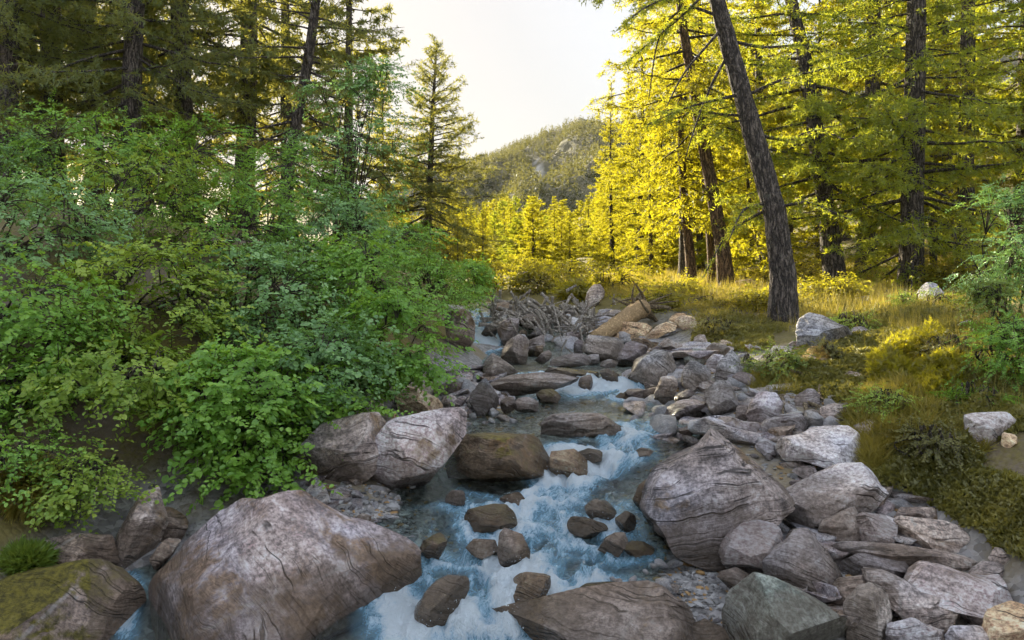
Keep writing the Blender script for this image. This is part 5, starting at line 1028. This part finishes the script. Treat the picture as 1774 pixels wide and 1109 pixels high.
cushion('grass_tussock', 40, 850, 4.55, 45, 38, 216, 'yellow brown hanging grass on the left bank above the mossy boulder', 'grass', 6000, .13, .007, group=None, cat='grass', hang=.9)
cushion('moss_clump', 45, 975, 4.1, 32, 24, 217, 'green fern tuft on the mossy corner boulder', 'fern', 3500, .06, .01, group=None, cat='plant')
rb = [(1180, 555, 40, 24, 'tan', 'tan sunlit rock on the bank above the rounded grey boulder'), (1245, 610, 46, 30, 'grey', 'grey rock half sunk in heath left of the ferny clump'), (1215, 590, 30, 20, 'brown', 'brown rock on the bank between heath and rubble'), (1290, 660, 44, 30, 'slate', 'lilac rock at the upper edge of the rubble below the ferns'), (1400, 690, 46, 30, 'slate_dark', 'dark rock in the eroded hollow under the heath'), (1445, 715, 50, 30, 'brown', 'brown rock in the eroded bank above the flat pale slab'), (1340, 700, 40, 26, 'grey', 'grey rock below the hanging grass'), (1490, 575, 34, 18, 'brown', 'brown rock showing through the heath right of the lichened rock'), (1560, 600, 36, 20, 'slate', 'grey rock peeping out above the golden bush'), (1500, 520, 30, 14, 'grey', 'small grey rock on the forest edge between the trunks'), (1300, 525, 30, 16, 'tan', 'small sunlit tan rock left of the leaning trunk'), (1660, 660, 34, 22, 'slate_pale', 'pale rock in the heath below the sapling'), (1480, 655, 40, 22, 'brown', 'mossy brown rock left of the golden bush'), (1380, 600, 30, 20, 'slate_dark', 'dark stone just below the boulder by the leaning trunk')]
for i, (px, py, w, h, mt, lb) in enumerate(rb):
    rock('P', [(px - w * .5, py + h * .45), (px - w * .42, py - h * .2), (px - w * .1, py - h * .5), (px + w * .3, py - h * .38), (px + w * .5, py + h * .1), (px + w * .35, py + h * .5)], lb, mt, sink=.5, back=.2)
for i, (px, py, rx, ry, mt, lb) in enumerate([(1240, 565, 45, 22, 'heath', 'low brown shrub left of the leaning trunk'), (1480, 560, 50, 22, 'shrub_yel', 'low yellowish shrub right of the boulder by the trunk'), (1540, 700, 45, 30, 'shrub_yel', 'green yellow shrub below the golden bush'), (1640, 600, 45, 32, 'heath', 'brown twiggy shrub left of the sapling'), (1700, 690, 50, 32, 'shrub', 'green shrub above the square pale rock'), (1430, 610, 30, 18, 'heath', 'brown shrub beside the lichened rock'), (1600, 520, 60, 18, 'shrub_yel', 'low shrub below the thick rugged trunk'), (1620, 760, 50, 26, 'heath', 'twiggy brown shrub left of the square pale rock')]):
    yh = hit(px, py + ry); sh(px, py, yh, rx, ry, 240 + i, lb, clumps=36, mat=mt, size=.022, leaves=13, spray_len=.16, clump_r=.12, fine=False, group='low shrubs on the right bank', bpx=px, dY=.1)
# grass: uncountable blades over the right bank and the forest floor
def grass():
    rr = np.random.RandomState(9); n = 240000
    Y = 4.0 + 22 * rr.uniform(0, 1, n) ** 1.35; px = rr.uniform(880, 1850, n); x = (px - CX) / F * Y
    gxs = np.linspace(-1, 20, 421); gys = np.arange(3.5, 27, .1); G = ground(*np.meshgrid(gxs, gys))
    z = G[np.clip(((Y - 3.5) / .1).round().astype(int), 0, len(gys) - 1), np.clip(((x + 1) / 21 * 420).round().astype(int), 0, 420)]
    edge = np.interp(Y, [4, 5, 6, 7, 8, 9.5, 11, 12.5, 15], [2.75, 2.95, 3.3, 3.6, 3.7, 3.6, 2.6, .6, -.2])
    den = fbm(np.stack([x * 1.1, Y * 1.1, 0 * x], -1), 3, 61)
    ok = (x > edge + rr.normal(0, .12, n)) & (den > rr.uniform(-.25, .45, n)) & (z > water0(Y) + .15); x, Y, z, den = x[ok], Y[ok], z[ok], den[ok]; m = len(x)
    base = np.stack([x, Y, z - .02], -1); h = (.07 + .11 * rr.uniform(0, 1, m) ** 2 + .05 * np.clip(den, 0, 1)) * (1 + .02 * Y); az = rr.uniform(0, 6.28, m)
    D = np.stack([np.cos(az) * .4, np.sin(az) * .4, rr.uniform(.8, 1.6, m)], -1) * h[:, None]; w = np.stack([-np.sin(az), np.cos(az), 0 * az], -1) * (.0010 + .00027 * Y[:, None])
    V = np.stack([base - w, base + w, base + D], 1).reshape(-1, 3); T = np.arange(3 * m).reshape(-1, 3)
    o = build('grass', V, T, M['grass'], smooth=False, attrs={'v': np.repeat(np.clip(.5 + .5 * den + rr.normal(0, .2, m), 0, 1), 3)}); tag(o, 'dry golden grass over the right bank and forest floor', 'grass', kind='stuff')
grass()

# ------------------------------------------------------------------ driftwood, roots, sticks
def jp(x, y, Y): return at(740 + x / 3.696, 480 + y / 3.696, Y)
def stick(pts, r0, r1, label, mat='drift', name='driftwood_branch', group=None, cat='branch', n=7, seed=0, wob=.012):
    rr = np.random.RandomState(seed + 900); P = np.array(pts, float); u = np.linspace(0, 1, 16)
    Q = np.stack([np.interp(u, np.linspace(0, 1, len(P)), P[:, k]) for k in range(3)], -1)
    for _ in range(2): Q[1:-1] = (Q[:-2] + 2 * Q[1:-1] + Q[2:]) / 4
    Q = Q + np.cumsum(rr.normal(0, wob * .4, Q.shape), 0) * .6; V, F4 = tube(Q, r0 + (r1 - r0) * u, n)
    V = V + rr.normal(0, r0 * .09, V.shape); k = len(V); V = np.concatenate([V, Q[:1], Q[-1:]])
    caps = [[k, (j + 1) % n, j] for j in range(n)] + [[k + 1, k - n + j, k - n + (j + 1) % n] for j in range(n)]
    base = Q[np.argmin(Q[:, 2])]; o = build(name, V, [F4, np.array(caps)], M[mat], loc=base); tag(o, label, cat, group); return o
jY = lambda x, y: min(hit(740 + x / 3.696, 480 + y / 3.696), 13.2)
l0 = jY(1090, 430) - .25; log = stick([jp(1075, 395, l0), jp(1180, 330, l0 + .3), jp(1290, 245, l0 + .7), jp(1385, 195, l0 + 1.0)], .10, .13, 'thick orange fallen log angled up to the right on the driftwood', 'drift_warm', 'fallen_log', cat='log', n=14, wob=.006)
rr0 = np.random.RandomState(3); rt = MB(); e0 = jp(1390, 190, l0 + 1.0)
for i in range(16):
    d = norm(np.array([rr0.normal(0, .8), rr0.normal(.2, .4), rr0.normal(.15, .7)])); L = rr0.uniform(.25, .6); rt.tube(curve_pts(e0, e0 + d * L, rr0.normal(0, .08, 3), 7), .045 * np.linspace(1, .15, 7), 6)
ro = rt.obj('root_plate', M['root']); ro.parent = log; ro.location = [-c for c in log.location]
st_named = [([(690, 205), (735, 260), (760, 340), (768, 480)], .028, 'pale curved branch arching down the front of the driftwood'), ([(640, 160), (720, 210), (800, 330), (840, 500)], .038, 'long pale branch sloping through the middle of the driftwood'),
  ([(745, 205), (850, 250), (965, 285)], .045, 'thick branch lying across the top of the driftwood with moss'), ([(975, 270), (910, 370), (850, 505)], .022, 'thin branch leaning left down the driftwood'), ([(1060, 250), (1020, 330), (995, 420)], .02, 'thin branch leaning at the right end of the driftwood'),
  ([(890, 90), (930, 70), (955, 55)], .03, 'short hooked branch sticking up above the driftwood'), ([(880, 450), (905, 470), (930, 495)], .012, 'thin pale twig at the foot of the driftwood'), ([(890, 400), (860, 460), (845, 510)], .014, 'thin pale stick leaning at the foot of the driftwood'),
  ([(430, 150), (540, 165), (680, 175)], .03, 'grey branch along the top left of the driftwood'), ([(350, 280), (440, 270), (560, 230)], .03, 'low grey branch at the left end of the driftwood'), ([(1210, 210), (1195, 150), (1190, 110)], .03, 'broken stump standing between the fallen log and the pointed boulder'), ([(1270, 330), (1330, 270), (1420, 260)], .03, 'dark branch beneath the fallen log'), ([(480, 250), (620, 210), (780, 215)], .07, 'thick pale log lying along the top of the driftwood'), ([(800, 330), (900, 270), (1010, 250)], .065, 'thick pale log at the right half of the driftwood'), ([(420, 300), (560, 290), (650, 240)], .05, 'weathered log at the left of the driftwood'), ([(860, 180), (960, 215), (1080, 225)], .06, 'grey log behind the right half of the driftwood'), ([(700, 330), (780, 290), (900, 300)], .05, 'pale log low in the middle of the driftwood')]
for i, (p, r, lb) in enumerate(st_named): stick([jp(x, y, jY(*p[len(p) // 2]) - .25) for x, y in p], r, r * .45, lb, group='driftwood branches', seed=i)
stick([jp(190, 528, 8.9), jp(290, 590, 8.6), jp(400, 660, 8.3)], .022, .014, 'weathered pole slanting on the left shore beside the pyramid boulder', seed=40)
C0 = lambda x, y, Y: at(480 + x / 2.585, 680 + y / 2.585, Y)
stick([C0(1305, 455, 5.35), C0(1380, 432, 5.38), C0(1445, 405, 5.42)], .012, .006, 'thin dark stick caught in the rapids', 'twig', seed=41)
stick([C0(505, 140, 5.6), C0(540, 100, 5.6)], .012, .010, 'broken tan stick stuck between the veined boulder and the dark grey boulder', 'drift_warm', seed=42)
rd = np.random.RandomState(8)
for i in range(130):
    x = rd.uniform(390, 1090); yy = rd.uniform(165, 330) + (60 if x > 850 else 0) * rd.uniform(0, 1); ang = rd.normal(.12, .55) if i % 3 else rd.uniform(.8, 2.2); L = rd.uniform(80, 260); Y = jY(x, yy + 20) - rd.uniform(.05, .45)
    p0, p1 = jp(x - math.cos(ang) * L / 2, yy - math.sin(ang) * L / 2, Y), jp(x + math.cos(ang) * L / 2, yy + math.sin(ang) * L / 2, Y + rd.normal(0, .25))
    stick([p0, (p0 + p1) / 2 + rd.normal(0, .04, 3), p1], rd.uniform(.011, .036), .007, 'thin grey brown stick in the tangle of the driftwood pile', name='driftwood_stick', group='sticks of the driftwood pile', cat='stick', n=5, seed=100 + i)
# roots hanging under the fern clump
R0 = lambda x, y, Y: at(1080 + x / 2.556, 480 + y / 2.556, Y)
for i, (p, r, lb) in enumerate([([(655, 525), (760, 535), (880, 590), (940, 640), (1040, 632)], .02, 'long pale root running right from the ferny clump across the bank'), ([(705, 535), (712, 570), (708, 610)], .014, 'root hanging straight down under the ferny clump'), ([(690, 530), (720, 545), (742, 590)], .012, 'thin curved root hanging under the ferny clump'),
     ([(800, 540), (810, 590), (870, 620), (910, 650)], .022, 'thick bent root below the yellow lichened rock'), ([(870, 480), (880, 540), (930, 590)], .016, 'brown root in the hollow below the lichened rock'), ([(900, 500), (950, 520), (1000, 545)], .014, 'brown root reaching right from the hollow'), ([(680, 655), (720, 640), (760, 680), (745, 700)], .014, 'dark hooked root lying on the smooth grey slab'), ([(840, 500), (850, 560), (835, 620)], .014, 'root dangling at the left of the hollow')]):
    yr = hit(1080 + p[0][0] / 2.556, 480 + p[0][1] / 2.556) - .12; stick([R0(x, y, min(yr, hit(1080 + x / 2.556, 480 + y / 2.556) - .05)) for k, (x, y) in enumerate(p)], r, r * .4, lb, 'root', 'exposed_root', 'roots on the right bank', 'root', seed=200 + i)
for i, (p, r, lb) in enumerate([([(1280, 560), (1340, 590), (1400, 640)], .012, ''), ([(1290, 600), (1330, 580), (1390, 560)], .014, ''), ([(1330, 560), (1350, 620), (1340, 660)], .010, ''), ([(1380, 570), (1420, 640), (1450, 670)], .012, '')]):
    L0 = lambda x, y: at(x / 2.1325, 380 + y / 2.1325, 6.25); stick([L0(x, y) for x, y in p], r, .004, 'pale root tangle under the bright rounded shrub on the left bank', 'root', 'exposed_root', 'roots under the left shrubs', 'root', seed=220 + i, n=5)

# ------------------------------------------------------------------ mountain and its forest
def mountain():
    rx = np.array([-900, 500, 640, 700, 760, 810, 860, 900, 950, 985, 1003, 1030, 1060, 1150, 1300, 1500, 2000, 2800]); ry = np.array([300, 330, 350, 338, 320, 298, 272, 254, 232, 214, 201, 212, 218, 190, 120, 80, 60, 120])
    Yr = 1050.0
    def hz(X, Y):
        px = X / Yr * F + CX; top = (HY - np.interp(px, rx, ry)) / F * Yr
        foot = 6 + 3 * np.sin(X * .01); t = np.clip((Y - 330) / (Yr - 330), 0, 1); b = np.clip((Y - Yr) / 600, 0, 1)
        p = np.stack([X.ravel() * .011, Y.ravel() * .0055, 0 * X.ravel()], -1)
        r = (1 - np.abs(fbm(p, 4, 71)) * 2.2).reshape(X.shape); rg = fbm(p * 5, 3, 73).reshape(X.shape)
        body = foot + (top - foot) * t ** 1.25 + (r - .55) * 46 * np.sin(np.pi * np.clip(t, 0, 1)) + rg * 7 * (t > .02) * np.sin(np.pi * np.clip(t, 0, .96))
        spur = np.exp(-((px - 918 - 40 * (t - .6)) / 24) ** 2) * np.exp(-((t - .52) / .2) ** 2); body = body + spur * 20 + np.exp(-((px - 800) / 30) ** 2) * np.exp(-((t - .45) / .2) ** 2) * 26
        return body * (1 - b) + (-40) * b
    xs = np.linspace(-900, 1200, 300); ys = np.concatenate([np.linspace(330, 1060, 170), np.linspace(1075, 1700, 16)]); V, Q = grid(xs, ys, hz)
    k = NT('mountain_slope'); pos = k.n('NewGeometry').outputs['Position']; nz = k.n('SeparateXYZ', Vector=k.n('NewGeometry').outputs['Normal']).outputs[2]
    n1 = k.noise(pos, .05, 6, .65); c = k.mix(n1, (0.06, 0.06, 0.03), (0.15, 0.125, 0.06)); steep = k.ramp(k.math('ADD', nz, k.math('MULTIPLY', k.math('SUBTRACT', n1, .5), .35)), .66, .56)
    c = k.mix(k.math('MULTIPLY', steep, .9), c, k.mix(k.noise(pos, .2, 4), (0.26, 0.24, 0.21), (0.52, 0.49, 0.44)))
    c = k.mix(k.attr('crag'), c, k.mix(k.noise(pos, .3, 5), (0.24, 0.22, 0.19), (0.52, 0.49, 0.43)))
    k.set(k.bsdf.inputs['Base Color'], c); k.bsdf.inputs['Roughness'].default_value = .95; k.set(k.bsdf.inputs['Normal'], k.bump(k.noise(pos, .3, 6), .8, 3.0))
    ppx = V[:, 0] / np.maximum(V[:, 1], 1) * F + CX; ppy = HY - V[:, 2] / np.maximum(V[:, 1], 1) * F
    cr = np.exp(-(((ppx - 936) - .18 * (ppy - 300)) / 13) ** 2) * np.exp(-((ppy - 300) / 22) ** 2); pk = np.exp(-((ppx - 1000) / 22) ** 2) * np.exp(-((ppy - 208) / 9) ** 2)
    cr = sstep(.50, .62, np.maximum(cr, pk) * .8 + .75 * fbm(V * np.array([.12, .05, .03]), 4, 81)) * sstep(.15, .4, np.maximum(cr, pk))
    build('mountain', V, Q, k.m, attrs={'crag': cr})['kind'] = 'structure'
    # the far wood: conifers too many to count
    rr = np.random.RandomState(15); n = 20000; X = rr.uniform(-300, 360, n); Y = rr.uniform(335, 1058, n); Z = hz(X, Y)
    px = X / Y * F + CX; py = HY - Z / Y * F; den = fbm(np.stack([X * .02, Y * .012, 0 * X], -1), 3, 91)
    crg = np.exp(-(((px - 936) - .18 * (py - 300)) / 15) ** 2) * np.exp(-((py - 300) / 24) ** 2)
    ok = (px > 640) & (px < 1150) & (den > rr.uniform(-.8, .1, n)) & (crg < .35) & ~((np.abs(px - 1000) < 26) & (py < 217)); X, Y, Z, den = X[ok], Y[ok], Z[ok], den[ok]; m = len(X)
    H = rr.uniform(8, 15, m); W = H * rr.uniform(.16, .26, m); K = 16
    u = rr.uniform(0, .95, (m, K)) ** 1.2; ph = rr.uniform(0, 6.28, (m, K)); rad = (1 - u) * W[:, None] * rr.uniform(.3, 1, (m, K))
    C = np.stack([X[:, None] + np.cos(ph) * rad, Y[:, None] + np.sin(ph) * rad, Z[:, None] + H[:, None] * (.06 + u * .94)], -1)
    D = np.stack([np.cos(ph) * .9, np.sin(ph) * .9, rr.uniform(-.2, .5, (m, K))], -1) * (H * .13)[:, None, None] * (1.15 - u)[..., None]; S = rr.normal(0, 1, (m, K, 3)) * (H * .075)[:, None, None] * (1.2 - u)[..., None]
    V0 = np.stack([C - S, C + S, C + D + [0, 0, .9]], 2)
    o = build('mountain_forest', V0.reshape(-1, 3), np.arange(m * K * 3).reshape(-1, 3), M['far_wood'], smooth=False, attrs={'v': np.repeat(np.clip(.35 + .4 * den + rr.normal(0, .2, m), 0, 1), K * 3)}); tag(o, 'far conifer forest covering the mountain slope', 'forest', kind='stuff')
    # pale eroded bank rocks in the valley
    for i, (px, py, w, h, Y, lb) in enumerate([(905, 482, 34, 22, 24, 'pale eroded rock on the far stream bank, the larger'), (985, 470, 30, 10, 27, 'pale eroded rock right of the larger one on the far bank'), (940, 464, 26, 9, 28, 'brown eroded rock above the golden willows')]):
        rock('P', [(px - w / 2, py + h / 2), (px - w / 2.4, py - h / 3), (px, py - h / 2), (px + w / 2.2, py - h / 4), (px + w / 2, py + h / 2)], lb, 'tan', Y=Y, sink=.6)
mountain()

# ------------------------------------------------------------------ the air of the valley
def haze():
    k = NT('haze_air'); k.t.nodes.remove(k.bsdf); pv = k.t.nodes.new('ShaderNodeVolumePrincipled')
    pv.inputs['Color'].default_value = (.95, .92, .90, 1); pv.inputs['Density'].default_value = .00004; pv.inputs['Anisotropy'].default_value = 0.0
    k.t.links.new(pv.outputs[0], k.out.inputs['Volume'])
    v = np.array([[x, y, z] for x in (-3200, 3200) for y in (-20, 3200) for z in (-60, 420)], float)
    o = build('haze', v, np.array([[0, 1, 3, 2], [4, 6, 7, 5], [0, 4, 5, 1], [2, 3, 7, 6], [0, 2, 6, 4], [1, 5, 7, 3]]), k.m, smooth=False); tag(o, 'thin pale haze in the valley air', 'haze', kind='stuff')
haze()
